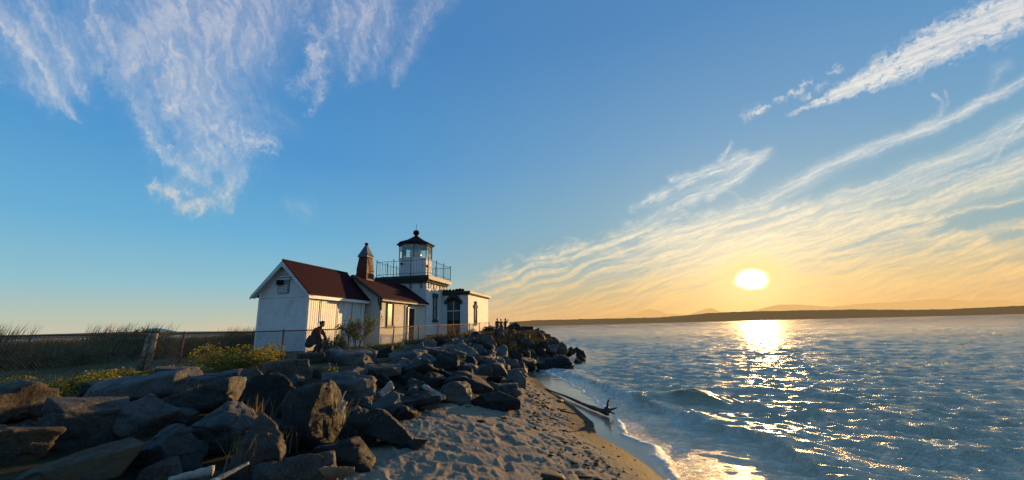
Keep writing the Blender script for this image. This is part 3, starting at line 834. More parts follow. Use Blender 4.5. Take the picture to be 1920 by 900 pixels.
def make_shed():
    root = empty('storage_shed', (-9.92, 19.8, .18), 'small white gabled shed with dark red roof and corrugated side wall', 'shed', rz=-math.radians(11))
    root.scale = (.828, 1.09, .925)
    W, L, E = 3.38, 4.36, 4.50
    zr = 6.18; sl = .93; ax = -W / 2
    # front and back gable walls + left wall as one shell
    mb = MB()
    for y0, y1 in ((0, .12), (L - .12, L)):
        prof = [(-W, GB - .3), (0, GB - .3), (0, E), (ax, E + (W / 2) * sl), (-W, E)]
        n = len(prof)
        vs = [(x, y0, z) for x, z in prof] + [(x, y1, z) for x, z in prof]
        mb.add(vs, [tuple(range(n)), tuple(range(n, 2 * n))[::-1]] + [((i + 1) % n, i, n + i, n + (i + 1) % n) for i in range(n)])
    mb.box(-W, -W + .12, .12, L - .12, GB - .3, E)
    mb.build('gable_wall', MAT['white'], root)
    # corrugated right wall: real ribs
    vs = []; N = 60
    xs = np.linspace(.10, L - .10, N)
    for i, y in enumerate(xs):
        o = .0 if i % 2 else .009
        pass
        vs += [(-.04 + o, y, GB - .3), (-.03 + o, y, E)]
    o = mesh_ob('corrugated_wall', vs, [(2 * i, 2 * i + 2, 2 * i + 3, 2 * i + 1) for i in range(N - 1)], MAT['siding'], root)
    so = o.modifiers.new('thickness', 'SOLIDIFY'); so.thickness = .03; so.offset = -1
    j = MB()
    for y in (.84, 2.16, 3.36): j.box(-.008, .014, y - .007, y + .007, GB - .3, E)
    j.build('wall_seam', MAT['green'], o)
    # corner boards
    for (x, y) in ((-.11, -.025), (-.11, L - .085)):
        MB().box(x, x + .15, y, y + .11, GB - .3, E - .02).build('corner_board', MAT['trimw'], root)
    MB().box(-W - .03, -W + .10, -.025, .085, GB - .3, E - .02).build('corner_board', MAT['trimw'], root)
    MB().box(-W + .11, -.12, -.022, .0, 4.20, 4.24).build('wall_band', MAT['white'], root)
    MB().box(-W - .02, .02, -.03, L + .01, GB - .45, GB - .0).build('plinth', MAT['stone'], root)
    # roof: two slabs
    yb0, yb1 = -.30, L + .36; xo = .30; th = .07
    mb = MB()
    zt = E + (W / 2) * sl + .10
    for s in (1, -1):
        xe = ax + s * (W / 2 + xo); ze = zt - (W / 2 + xo) * sl
        a = [(ax, yb0, zt), (xe, yb0, ze), (xe, yb1, ze), (ax, yb1, zt)]
        b = [(x, y, z - th) for x, y, z in a]
        mb.add(a + b, [(0, 1, 2, 3) if s > 0 else (3, 2, 1, 0), (7, 6, 5, 4) if s > 0 else (4, 5, 6, 7), (0, 4, 5, 1), (1, 5, 6, 2), (2, 6, 7, 3), (3, 7, 4, 0)])
    rf = mb.build('roof', MAT['redroof'], root)
    rc = MB().tube([(ax, yb0 - .01, zt + .01), (ax, yb1 + .01, zt + .01)], .05, 6).build('ridge_cap', MAT['redroof'], rf)
    # rake boards on the front gable, eave fascia on the side
    mb = MB()
    for s in (1, -1):
        xe = ax + s * (W / 2 + xo); ze = zt - (W / 2 + xo) * sl
        h = .20
        a = [(ax, yb0 - .03, zt - th), (xe, yb0 - .03, ze - th), (xe, yb0 - .03, ze - th - .12), (ax, yb0 - .03, zt - th - h * 1.3)]
        b = [(x, y + .04, z) for x, y, z in a]
        mb.add(a + b, [(0, 1, 2, 3), (7, 6, 5, 4), (0, 4, 5, 1), (1, 5, 6, 2), (2, 6, 7, 3), (3, 7, 4, 0)])
        # soffit
        a = [(ax, yb0 + .012, zt - th - .03), (xe, yb0 + .012, ze - th - .03), (xe, -.001, ze - th - .03), (ax, -.001, zt - th - .03)]
        b = [(x, y, z - .025) for x, y, z in a]
        mb.add(a + b, [(0, 1, 2, 3), (7, 6, 5, 4), (0, 4, 5, 1), (1, 5, 6, 2), (2, 6, 7, 3), (3, 7, 4, 0)])
    mb.build('rake_board', MAT['white'], root)
    xe = ax + W / 2 + xo; ze = zt - (W / 2 + xo) * sl
    MB().box(xe - .07, xe - .02, yb0 + .02, yb1 - .02, ze - th - .17, ze - th + .02).box(.0, xe - .07, yb0 + .02, yb1 - .02, ze - th - .16, ze - th - .13).build('eave_fascia', MAT['trimw'], root)
    # louvred vent with its dark box
    vt = MB().box(-2.14, -1.38, -.05, 0, 4.42, 5.42).build('gable_vent', MAT['ventshade'], root)
    mb = MB()
    for i in range(5):
        z = 4.5 + i * .085
        mb.add([(-2.06, -.052, z), (-1.46, -.052, z), (-1.46, -.09, z - .05), (-2.06, -.09, z - .05), (-2.06, -.052, z + .012), (-1.46, -.052, z + .012), (-1.46, -.09, z - .038), (-2.06, -.09, z - .038)],
               [(0, 1, 2, 3), (7, 6, 5, 4), (0, 4, 5, 1), (1, 5, 6, 2), (2, 6, 7, 3), (3, 7, 4, 0)])
    mb.box(-2.06, -1.3, -.10, -.052, 5.14, 5.22).box(-2.06, -1.3, -.10, -.052, 5.28, 5.36)
    mb.build('louvre', MAT['white'], vt)
    MB().box(-2.10, -1.76, -.20, -.051, 4.86, 5.12).build('vent_box', MAT['iron'], vt)
    MB().tube([(-.02, L + .09, E - .05), (.02, L + .10, E - .35), (.02, L + .10, GB - .2)], .045, 8).build('drainpipe', MAT['trimw'], root)


make_shed()


def window(root, name, face, c0, c1, z0, z1, at, glassm, framem, fw=.07, bars=1, proud=.03):
    "window on a wall: face 'a' = plane x=at (normal +x), face 'b' = plane y=at (normal -y)"
    def bx(mb, p0, p1, q0, q1, d0, d1):
        return mb.box(at + d0, at + d1, p0, p1, q0, q1) if face == 'a' else mb.box(p0, p1, at - d1, at - d0, q0, q1)
    e = empty_part(name, root)
    mb = MB()
    bx(mb, c0, c0 + fw, z0, z1, .0, proud + .03); bx(mb, c1 - fw, c1, z0, z1, .0, proud + .03)
    bx(mb, c0 + fw, c1 - fw, z1 - fw, z1, .0, proud + .03); bx(mb, c0 + fw, c1 - fw, z0, z0 + fw, .0, proud + .03)
    if bars:
        zm = (z0 + z1) / 2
        bx(mb, c0 + fw, c1 - fw, zm - .02, zm + .02, .012, proud + .02)
    fr = mb.build(name, framem, root)
    mb = MB(); bx(mb, c0 + fw, c1 - fw, z0 + fw, z1 - fw, .002, .010)
    mb.build('pane', glassm, fr)
    return fr


def empty_part(name, root):
    return None


def make_lighthouse():
    T = (-6.77, 31.43, 0)
    root = empty('lighthouse', T, 'white lighthouse with square tower, railed gallery, glazed lantern and low wings', 'lighthouse', rz=-math.radians(11))
    root.scale = (.96, 1.183, 1)
    g = 1.50
    # ---- tower
    TX0, TX1, TY0, TY1 = -3.75, .06, 0.0, 3.5
    tw = MB().box(TX0, TX1, TY0, TY1, g - .3, 5.90).build('tower_wall', MAT['white'], root)
    MB().box(TX1 + .001, TX1 + .03, TY0 + .02, 2.95, g - .3, g + .42).build('foundation_band', MAT['stone'], root)
    fr = window(root, 'tower_window', 'a', 1.13, 1.83, 3.02, 5.0, TX1, MAT['paleglass'], MAT['green'], .11)
    MB().box(TX1, TX1 + .10, 1.02, 1.94, 4.85, 5.16).build('lintel', MAT['green'], fr)
    MB().box(TX1, TX1 + .13, 1.05, 1.92, 2.88, 3.03).build('sill', MAT['green'], fr)
    # ---- gallery platform: stacked cornice
    mb = MB()
    px0, px1, py0, py1 = -4.22, .46, -.46, 3.95
    mb.box(px0 + .00, px1 - .00, py0 + .00, py1, 6.26, 6.42)
    for i, (ins, z0, z1) in enumerate([(.07, 6.16, 6.26), (.16, 6.04, 6.16), (.26, 5.90, 6.04)]):
        mb.box(px0 + ins, px1 - ins, py0 + ins, py1 - ins, z0, z1)
    pl = mb.build('gallery_platform', MAT['green'], root)
    # cream plate puts the sunlight on the seaward edge into its colour
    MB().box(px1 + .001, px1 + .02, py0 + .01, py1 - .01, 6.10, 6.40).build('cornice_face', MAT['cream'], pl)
    # brackets
    def bracket(x, y, dx, dy):
        mb = MB()
        mb.tube([(x, y, 5.89), (x + dx * .30, y + dy * .30, 5.89)], .025, 4)
        mb.tube([(x + dx * .03, y + dy * .03, 5.88), (x + dx * .03, y + dy * .03, 5.46)], .025, 4)
        pts = [(x + dx * (.03 + .26 * math.sin(q)), y + dy * (.03 + .26 * math.sin(q)), 5.48 + .40 * (1 - math.cos(q))) for q in np.linspace(0, math.pi / 2, 7)]
        mb.tube(pts, .022, 4)
        mb.build('bracket', MAT['iron'], pl)
    for x in (-3.45, -2.45, -1.25, -.35): bracket(x, TY0, 0, -1)
    for y in (.35, 1.25, 2.35, 3.2): bracket(TX1, y, 1, 0)
    # ---- railing
    mb = MB()
    rx0, rx1, ry0, ry1 = -4.12, .38, -.38, 3.85; zb, zt = 6.42, 7.62
    cor = [(rx0, ry0), (rx1, ry0), (rx1, ry1), (rx0, ry1)]
    rails = MB()
    for k in range(4):
        (ax_, ay_), (bx_, by_) = cor[k], cor[(k + 1) % 4]
        nP = 3; nb = 18
        for i in range(nP):
            f = i / nP; x, y = ax_ + (bx_ - ax_) * f, ay_ + (by_ - ay_) * f
            p = MB().tube([(x, y, zb), (x, y, zt + .10)], .032, 6)
            p.lathe([(.0, zt + .08), (.05, zt + .11), (.05, zt + .14), (.0, zt + .18)], 8, x, y)
            p.build('railing_post', MAT['iron'], root)
        for z in (zt, zb + .18): rails.tube([(ax_, ay_, z), (bx_, by_, z)], .018, 5)
        for i in range(1, nb):
            f = i / nb; x, y = ax_ + (bx_ - ax_) * f, ay_ + (by_ - ay_) * f
            rails.tube([(x, y, zb + .18), (x, y, zt)], .0085, 4, cap=False)
    rails.build('gallery_railing', MAT['iron'], root)
    # ---- lantern
    cx, cy = -1.9, 1.72; ph = math.radians(22.5)
    R = 1.34; zs, zg = 8.08, 9.16
    ln = MB().lathe([(R + .02, 6.42), (R, 6.5), (R, zs - .06), (R + .05, zs - .06), (R + .05, zs)], 8, cx, cy, ph).build('lantern_base', MAT['white'], root)
    for (a, z, r) in ((-112, 7.55, .07), (-58, 7.45, .07)):
        q = math.radians(a) if False else math.radians(a)
        nx, ny = math.cos(q), math.sin(q)
    MB().tube([(cx - .55, cy - 1.23, 7.55), (cx - .55, cy - 1.33, 7.55)], .09, 10).build('vent_hole', MAT['iron'], ln)
    MB().tube([(cx + 1.24, cy - .35, 7.45), (cx + 1.34, cy - .35, 7.45)], .09, 10).build('vent_hole', MAT['iron'], ln)
    for k in range(8):
        q = ph + k * math.pi / 4; q2 = q + math.pi / 4
        x, y = cx + R * math.cos(q), cy + R * math.sin(q)
        MB().tube([(x, y, zs), (x, y, zg)], .038, 6).build('mullion', MAT['green'], root)
        x2, y2 = cx + R * math.cos(q2), cy + R * math.sin(q2)
        mesh_ob('lantern_pane', [(x, y, zs + .02), (x2, y2, zs + .02), (x2, y2, zg), (x, y, zg)], [(0, 1, 2, 3)], MAT['glass'], root)
    mb = MB().lathe([(R + .07, zg - .0), (R + .07, zg + .12), (R + .22, zg + .13), (R + .26, zg + .17)], 8, cx, cy, ph)
    mb.build('lantern_cornice', MAT['green'], root)
    # pale interior seen through the glass, and the lens on its pedestal
    MB().lathe([(.0, zg + .10), (R - .02, zg + .10), (R - .02, zg + .08)], 8, cx, cy, ph).build('lantern_ceiling', MAT['cream'], root)
    MB().lathe([(.22, 7.9), (.22, 8.12), (.42, 8.2), (.50, 8.45), (.50, 8.75), (.36, 9.0), (.12, 9.08)], 14, cx, cy).build('lens', MAT['paleglass'], root, smooth=True)
    MB().lathe([(R - .03, zs), (R - .03, zs + .01), (.1, zs + .01)], 8, cx, cy, ph).build('lantern_floor', MAT['white'], root)
    rf = MB().lathe([(R + .27, zg + .16), (R + .27, zg + .20), (.86, zg + .52), (.34, zg + .84), (.24, zg + .92)], 8, cx, cy, ph).build('lantern_roof', MAT['redroof'], root)
    MB().lathe([(.13, zg + .88), (.15, zg + .98), (.11, zg + 1.03), (.2, zg + 1.09), (.26, zg + 1.2), (.27, zg + 1.28), (.24, zg + 1.38), (.15, zg + 1.47), (.03, zg + 1.5)], 16, cx, cy).build('ventilator_ball', MAT['redroof'], rf, smooth=True)
    MB().tube([(cx, cy, zg + 1.48), (cx, cy, zg + 2.05)], .015, 5).build('lightning_rod', MAT['iron'], rf)

    # ---- low wing
    W0, W1, B0, B1 = -3.70, 0.0, -5.68, -.003; E = 4.38; axm = -1.85; sl = .68
    mb = MB(); ridge_w = E + 1.85 * sl
    prof = [(W0, g - .3), (W1, g - .3), (W1, E), (axm, ridge_w), (W0, E)]
    n = 5
    mb.add([(x, B0, z) for x, z in prof] + [(x, B1, z) for x, z in prof], [tuple(range(n)), tuple(range(n, 2 * n))[::-1]] + [((i + 1) % n, i, n + i, n + (i + 1) % n) for i in range(n)])
    mb.build('wing_wall', MAT['cream'], root)
    mb = MB(); zt = ridge_w + .12; th = .09; xo = .34
    for s in (1, -1):
        xe = axm + s * (1.85 + xo); ze = zt - (1.85 + xo) * sl
        a = [(axm, B0 - .34, zt), (xe, B0 - .34, ze), (xe, B1 - .002, ze), (axm, B1 - .002, zt)]
        b = [(x, y, z - th) for x, y, z in a]
        mb.add(a + b, [(0, 1, 2, 3) if s > 0 else (3, 2, 1, 0), (7, 6, 5, 4) if s > 0 else (4, 5, 6, 7), (0, 4, 5, 1), (1, 5, 6, 2), (2, 6, 7, 3), (3, 7, 4, 0)])
    wr = mb.build('wing_roof', MAT['redroof'], root)
    xe = axm + 1.85 + xo; ze = zt - (1.85 + xo) * sl
    MB().box(xe - .10, xe - .02, B0 - .32, B1 - .03, ze - th - .09, ze - th + .03).build('wing_gutter', MAT['cream'], root)
    # barge boards and eave bracket in dark green
    mb = MB()
    for s in (1, -1):
        xe2 = axm + s * (1.85 + xo); ze2 = zt - (1.85 + xo) * sl
        a = [(axm, B0 - .37, zt - .01), (xe2, B0 - .37, ze2 - .01), (xe2, B0 - .37, ze2 - .16), (axm, B0 - .37, zt - .18)]
        b = [(x, y + .04, z) for x, y, z in a]
        mb.add(a + b, [(0, 1, 2, 3), (7, 6, 5, 4), (0, 4, 5, 1), (1, 5, 6, 2), (2, 6, 7, 3), (3, 7, 4, 0)])
    mb.build('barge_board', MAT['green'], root)
    mb = MB(); pts = [(.03, B0 - .02 - .28 * math.sin(q), 3.75 + .52 * (1 - math.cos(q))) for q in np.linspace(0, 1.57, 7)]
    mb.tube(pts, .045, 5).box(-.02, .08, B0 - .07, B0 - .001, 3.55, 4.28)
    mb.build('eave_bracket', MAT['green'], root)
    f = window(root, 'wing_window', 'a', -5.05, -4.33, 2.58, 4.02, 0.0, MAT['paleglass'], MAT['green'], .05, 0)
    MB().box(.0, .11, -5.10, -4.28, 2.48, 2.575).build('sill', MAT['cream'], f)
    d = window(root, 'side_door', 'a', -2.56, -1.60, g - .1, 3.88, 0.0, MAT['door'], MAT['trimw'], .08, 0)
    MB().box(.012, .03, -2.46, -1.70, 2.5, 2.54).build('door_rail', MAT['iron'], d)
    MB().tube([(.24, -2.35, 4.02), (.14, -2.68, 3.98), (.06, -2.82, 3.80), (.06, -2.82, g - .1)], .04, 7).build('drainpipe', MAT['green'], root)
    # ---- chimney
    hx = .33; cxm, cym = -1.92, -4.72
    mb = MB().box(cxm - hx - .07, cxm + hx + .07, cym - hx - .07, cym + hx + .07, 5.2, 5.95)
    mb.lathe([((hx + .05) * 1.414, 5.95), ((hx + .05) * 1.414, 6.3), (hx * 1.414, 6.75), ((hx - .03) * 1.414, 7.05)], 4, cxm, cym, math.pi / 4)
    ch = mb.build('chimney', MAT['brickred'], root, bevel=.015)
    MB().lathe([((hx + .03) * 1.414, 7.05), ((hx + .03) * 1.414, 7.12), (.13, 7.80), (.07, 7.86)], 4, cxm, cym, math.pi / 4).build('chimney_cap', MAT['zinc'], ch)
    MB().lathe([(.05, 7.84), (.115, 7.90), (.13, 7.97), (.09, 8.04), (.02, 8.07)], 10, cxm, cym).build('cap_finial', MAT['brickred'], ch, smooth=True)
    # ---- seaward annex (boxy, flat roofed)
    A1, C0, C1 = 2.42, 2.98, 8.6
    MB().box(TX1 + .0, A1, C0, C1, g - .3, 5.12).box(-3.7, TX1, TY1 + .001, C1, g - .3, 5.12).build('annex_wall', MAT['white'], root)
    mb = MB().box(-3.8, TX1 + .04, TY1 + .002, C1 + .1, 5.12, 5.38)
    mb.box(TX1 + .04, A1 + .10, C0 - .10, C1 + .1, 5.12, 5.22).box(TX1 + .04, A1 + .17, C0 - .17, C1 + .17, 5.22, 5.32).box(TX1 + .04, A1 + .24, C0 - .24, C1 + .24, 5.32, 5.42)
    cn = mb.build('annex_cornice', MAT['green'], root)
    MB().box(A1 + .241, A1 + .26, C0 - .2, C1 + .22, 5.24, 5.41).box(A1 + .171, A1 + .24, C0 - .16, C1 + .15, 5.225, 5.318).build('cornice_face', MAT['cream'], cn)  # pale strips brighten the sun-facing cornice side by colour
    # low hipped tile roof with rounded ridge tiles along the near edge
    z0 = 5.42
    mb = MB().add([(TX1 + .07, C0 - .20, z0), (A1 + .18, C0 - .20, z0), (A1 + .18, C1 + .18, z0), (TX1 + .07, C1 + .18, z0), (TX1 + .07, C0 + .5, z0 + .22), (A1 - .9, C0 + .9, z0 + .10)],
                  [(0, 1, 5, 4), (1, 2, 5), (2, 3, 4, 5), (3, 0, 4), (3, 2, 1, 0)])
    ar = mb.build('annex_roof', MAT['redroof'], root)
    for i, (x, r) in enumerate([(.18, .15), (.44, .12), (.72, .14), (1.02, .13), (1.34, .17), (1.62, .19), (1.90, .15)]):
        y = C0 + .05 + .05 * (i % 2); zc = z0 + .08
        mb = MB().lathe([(.02, zc - .12), (r * .7, zc - .1), (r, zc), (r * .85, zc + r * .55), (r * .45, zc + r * .9), (.02, zc + r)], 12, x, y)
        mb.build('ridge_tile', MAT['redroof'], ar, smooth=True)
    # arched double door under a heavy hood
    mb = MB()
    dx0, dx1 = .50, 1.68; xm = (dx0 + dx1) / 2
    def arch(x0, x1, zs_, rise, n=9): return [(x0 + (x1 - x0) * i / (n - 1), zs_ + rise * math.sin(math.pi * i / (n - 1)) ** .8) for i in range(n)]
    inner = arch(dx0, dx1, 4.60, .32); outer = arch(dx0 - .16, dx1 + .16, 4.62, .62)
    y0, y1 = C0 - .12, C0 - .001
    for i in range(8):
        a = [inner[i], inner[i + 1], outer[i + 1], outer[i]]
        mb.add([(x, y0, z) for x, z in a] + [(x, y1, z) for x, z in a], [(0, 1, 2, 3), (7, 6, 5, 4), (0, 4, 5, 1), (1, 5, 6, 2), (2, 6, 7, 3), (3, 7, 4, 0)])
    mb.box(xm - .16, xm + .16, C0 - .16, C0 - .001, 5.0, 5.40)
    hood = mb.box(dx0 - .22, dx0 - .04, C0 - .14, C0 - .001, 4.38, 4.66).box(dx1 + .04, dx1 + .22, C0 - .14, C0 - .001, 4.38, 4.66)
    # door leaves
    mb2 = MB()
    poly = [(dx0, g - .2), (dx1, g - .2)] + inner[::-1]
    n = len(poly)
    mb2.add([(x, C0 - .020, z) for x, z in poly] + [(x, C0 - .002, z) for x, z in poly], [tuple(range(n)), tuple(range(n, 2 * n))[::-1]] + [((i + 1) % n, i, n + i, n + (i + 1) % n) for i in range(n)])
    dr = mb2.build('arched_door', MAT['door'], root)
    mb.build('door_hood', MAT['green'], dr)
    mb = MB()
    for x0, x1 in ((dx0 + .08, xm - .06), (xm + .06, dx1 - .08)):
        for z0_, z1_ in ((3.02, 3.75), (3.85, 4.55)): mb.box(x0, x1, C0 - .026, C0 - .021, z0_, z1_)
    mb.build('pane', MAT['pane'], dr)
    MB().box(xm - .025, xm + .025, C0 - .045, C0 - .021, g, 4.62).box(dx0, dx1, C0 - .045, C0 - .027, 3.76, 3.84).build('frame', MAT['cream'], dr)
    # seaward window
    f = window(root, 'annex_window', 'a', 4.45, 5.12, 2.55, 4.22, A1, MAT['pane'], MAT['green'], .09)
    MB().box(A1, A1 + .10, 4.35, 5.22, 4.08, 4.34).box(A1, A1 + .12, 4.66, 4.90, 4.30, 4.66).build('window_hood', MAT['green'], f)
    MB().box(A1 + .001, A1 + .03, C0 + .02, C1, g - .3, g + .38).build('foundation_band', MAT['cream'], root)


make_lighthouse()
# ------------------------------------------------------------------ boulders
def rock_mat(name, c1, c2, c3, weed=0.0, speck=.0):
    m, t, p = new_mat(name)
    tc = t.n('ShaderNodeTexCoord').outputs['Object']
    oi = t.n('ShaderNodeObjectInfo').outputs['Random']
    mp = t.n('ShaderNodeVectorMath', operation='ADD'); t.set(mp.inputs[0], tc)
    cx = t.n('ShaderNodeCombineXYZ'); t.set(cx.inputs[0], t.math('MULTIPLY', oi, 37.0)); t.set(cx.inputs[1], t.math('MULTIPLY', oi, 11.0)); t.set(mp.inputs[1], cx.outputs[0])
    v = mp.outputs[0]
    c = t.mix(t.ss(t.noise(v, 2.4, 7, .68), .38, .62), c1, c2)
    c = t.mix(t.ss(t.noise(v, 1.1, 5, .6), .52, .66), c, c3)
    c = t.mix(t.ss(t.noise(v, 34, 4, .75), .42, .72, 0, .45), c, tuple(min(1, x * 1.9 + .02) for x in c1))
    c = t.mix(t.ss(t.noise(v, 60, 3, .7), .35, .1, 0, .6), c, (.02, .017, .014))
    # thin cracks and seams
    vo = t.n('ShaderNodeTexVoronoi', feature='DISTANCE_TO_EDGE'); t.set(vo.inputs['Vector'], v); vo.inputs['Scale'].default_value = 1.7
    c = t.mix(t.ss(vo.outputs['Distance'], .018, .0, 0, .5), c, (.015, .013, .011))
    if speck:
        vs = t.n('ShaderNodeTexVoronoi'); t.set(vs.inputs['Vector'], v); vs.inputs['Scale'].default_value = 26
        c = t.mix(t.math('MULTIPLY', t.ss(vs.outputs['Distance'], .20, .10), t.ss(t.noise(v, 3, 3, .6), .52, .62, 0, speck)), c, (.42, .40, .34))
    if weed:
        c = t.mix(t.math('MULTIPLY', t.ss(t.noise(v, 5, 6, .75), .46, .56), weed), c, (.10, .052, .016))
    tint = t.math('MULTIPLY_ADD', oi, .5, .75)
    c = t.mix(1.0, c, t_gray(t, tint), 'MULTIPLY')
    t.set(p.inputs['Base Color'], c)
    t.set(p.inputs['Roughness'], t.ss(t.noise(v, 7, 3, .6), .3, .7, .62, .95))
    p.inputs['Specular IOR Level'].default_value = .35
    b1 = t.bump(t.noise(v, 55, 5, .75), .55, .012)
    b2 = t.bump(t.noise(v, 11, 7, .72), 1.0, .06, b1)
    t.set(p.inputs['Normal'], b2)
    return m


def t_gray(t, s):
    n = t.n('ShaderNodeCombineColor')
    for i in range(3): t.set(n.inputs[i], s)
    return n.outputs[0]


RM = {
    'g': rock_mat('grey_granite', (.072, .074, .072), (.038, .040, .040), (.105, .088, .064), speck=.5),
    'b': rock_mat('brown_basalt', (.085, .064, .046), (.044, .036, .030), (.07, .066, .06), speck=.3),
    'd': rock_mat('dark_wet_basalt', (.015, .013, .011), (.009, .008, .007), (.026, .018, .012), speck=.6),
    'w': rock_mat('weed_covered_rock', (.06, .045, .028), (.035, .028, .02), (.11, .07, .03), weed=.8, speck=.7),
}


def ico(sub):
    bm = bmesh.new(); bmesh.ops.create_icosphere(bm, subdivisions=sub, radius=1)
    V = np.array([v.co[:] for v in bm.verts]); F = np.array([[v.index for v in f.verts] for f in bm.faces]); bm.free()
    return V, F


ICO = {s: ico(s) for s in (3, 4, 5, 6)}


def n3(P, s, seed, o=4):
    x, y, z = P[:, 0] * s, P[:, 1] * s, P[:, 2] * s
    return (fbm(x + .37 * z, y - .21 * z, o, seed) + fbm(y + .31 * x, z - .17 * x, o, seed + 7) + fbm(z + .29 * y, x + .13 * y, o, seed + 15)) / 3 - .5


def rock_shape(seed, sub=5, style='block', dims=(1, 1, 1), tilt=(0, 0, 0), rough=1.0):
    rng = np.random.default_rng(seed)
    D, F = ICO[sub]
    N = []; K = []
    bx = {'block': (1, .85, .8), 'slab': (1, .9, .42), 'round': (1, .95, .9), 'point': (1, .9, .95), 'wedge': (1, .85, .75)}[style]
    jit = .18 if style in ('block', 'slab') else .32
    for i in range(3):
        for s in (1, -1):
            n = np.zeros(3); n[i] = s; n += rng.normal(0, jit, 3); n /= np.linalg.norm(n)
            N.append(n); K.append(bx[i] * rng.uniform(.85, 1.05))
    nc = {'block': 4, 'slab': 4, 'round': 9, 'point': 6, 'wedge': 5}[style]
    for i in range(nc):
        n = rng.normal(0, 1, 3); n /= np.linalg.norm(n)
        ext = np.sqrt(((n * np.array(bx)) ** 2).sum())
        N.append(n); K.append(ext * (rng.uniform(.95, 1.15) if style != 'round' else rng.uniform(.95, 1.08)))
    if style == 'point':
        for a in (0, 2.2, 4.1):
            n = np.array([math.cos(a + rng.uniform(0, 1)) * .8, math.sin(a) * .8, .62]); n /= np.linalg.norm(n); N.append(n); K.append(.62)
    if style == 'wedge':
        n = np.array([rng.choice([-1, 1]) * .55, -.15, .8]); n /= np.linalg.norm(n); N.append(n); K.append(.42)
    N = np.array(N); K = np.array(K)
    q = np.maximum(D @ N.T, 0) / K
    p = 46 if style != 'round' else 20
    r = 1 / ((q ** p).sum(1)) ** (1 / p)
    P = D * r[:, None]
    # rotate, then fit the requested extents
    R = np.array(Matrix.Rotation(tilt[2] + rng.uniform(-.3, .3), 3, 'Z') @ Matrix.Rotation(tilt[1], 3, 'Y') @ Matrix.Rotation(tilt[0], 3, 'X'))
    P = P @ R.T
    lo, hi = P.min(0), P.max(0)
    P = (P - (lo + hi) / 2) / (hi - lo) * np.array(dims)
    sz = float(np.mean(dims))
    Q = P / sz
    nn = P / np.maximum(np.linalg.norm(P, axis=1), 1e-6)[:, None]
    disp = .085 * n3(Q, 2.2, seed % 90, 3) + .06 * n3(Q, 6, seed % 90 + 3, 4) + (.035 * n3(Q, 17, seed % 90 + 5, 4) if sub >= 5 else 0)
    # chipped ledges
    led = n3(Q * np.array([1, 1, 2.2]), 3.0, seed % 90 + 9, 2)
    disp += -.05 * sstep(.02, .05, led) * rough
    P = P + nn * (disp * sz * rough)[:, None]
    return P, F


ROCK_N = 0


def rock(name, P, F, mat, loc, label=None, group=None, cat='rock', rz=0):
    me = np_mesh(name, P, F, mat)
    o = put(bpy.data.objects.new(name, me))
    o.location = tuple(map(float, loc)); o.rotation_euler = (0, 0, rz)
    return tag(o, label, cat, group)


def find_depth(cx, cy, hpx, k=.32):
    "march the sight line until a rock of that apparent height sits on the ground"
    d = ray(cx, cy)
    Y = 2.2
    while Y < 80:
        p = d * (Y / d[1]) + np.array([0, 0, EYE])
        h = hpx * Y / 770
        if p[2] <= ground_z(p[0], p[1]) + k * h: return Y
        Y += .06 + Y * .002
    return Y


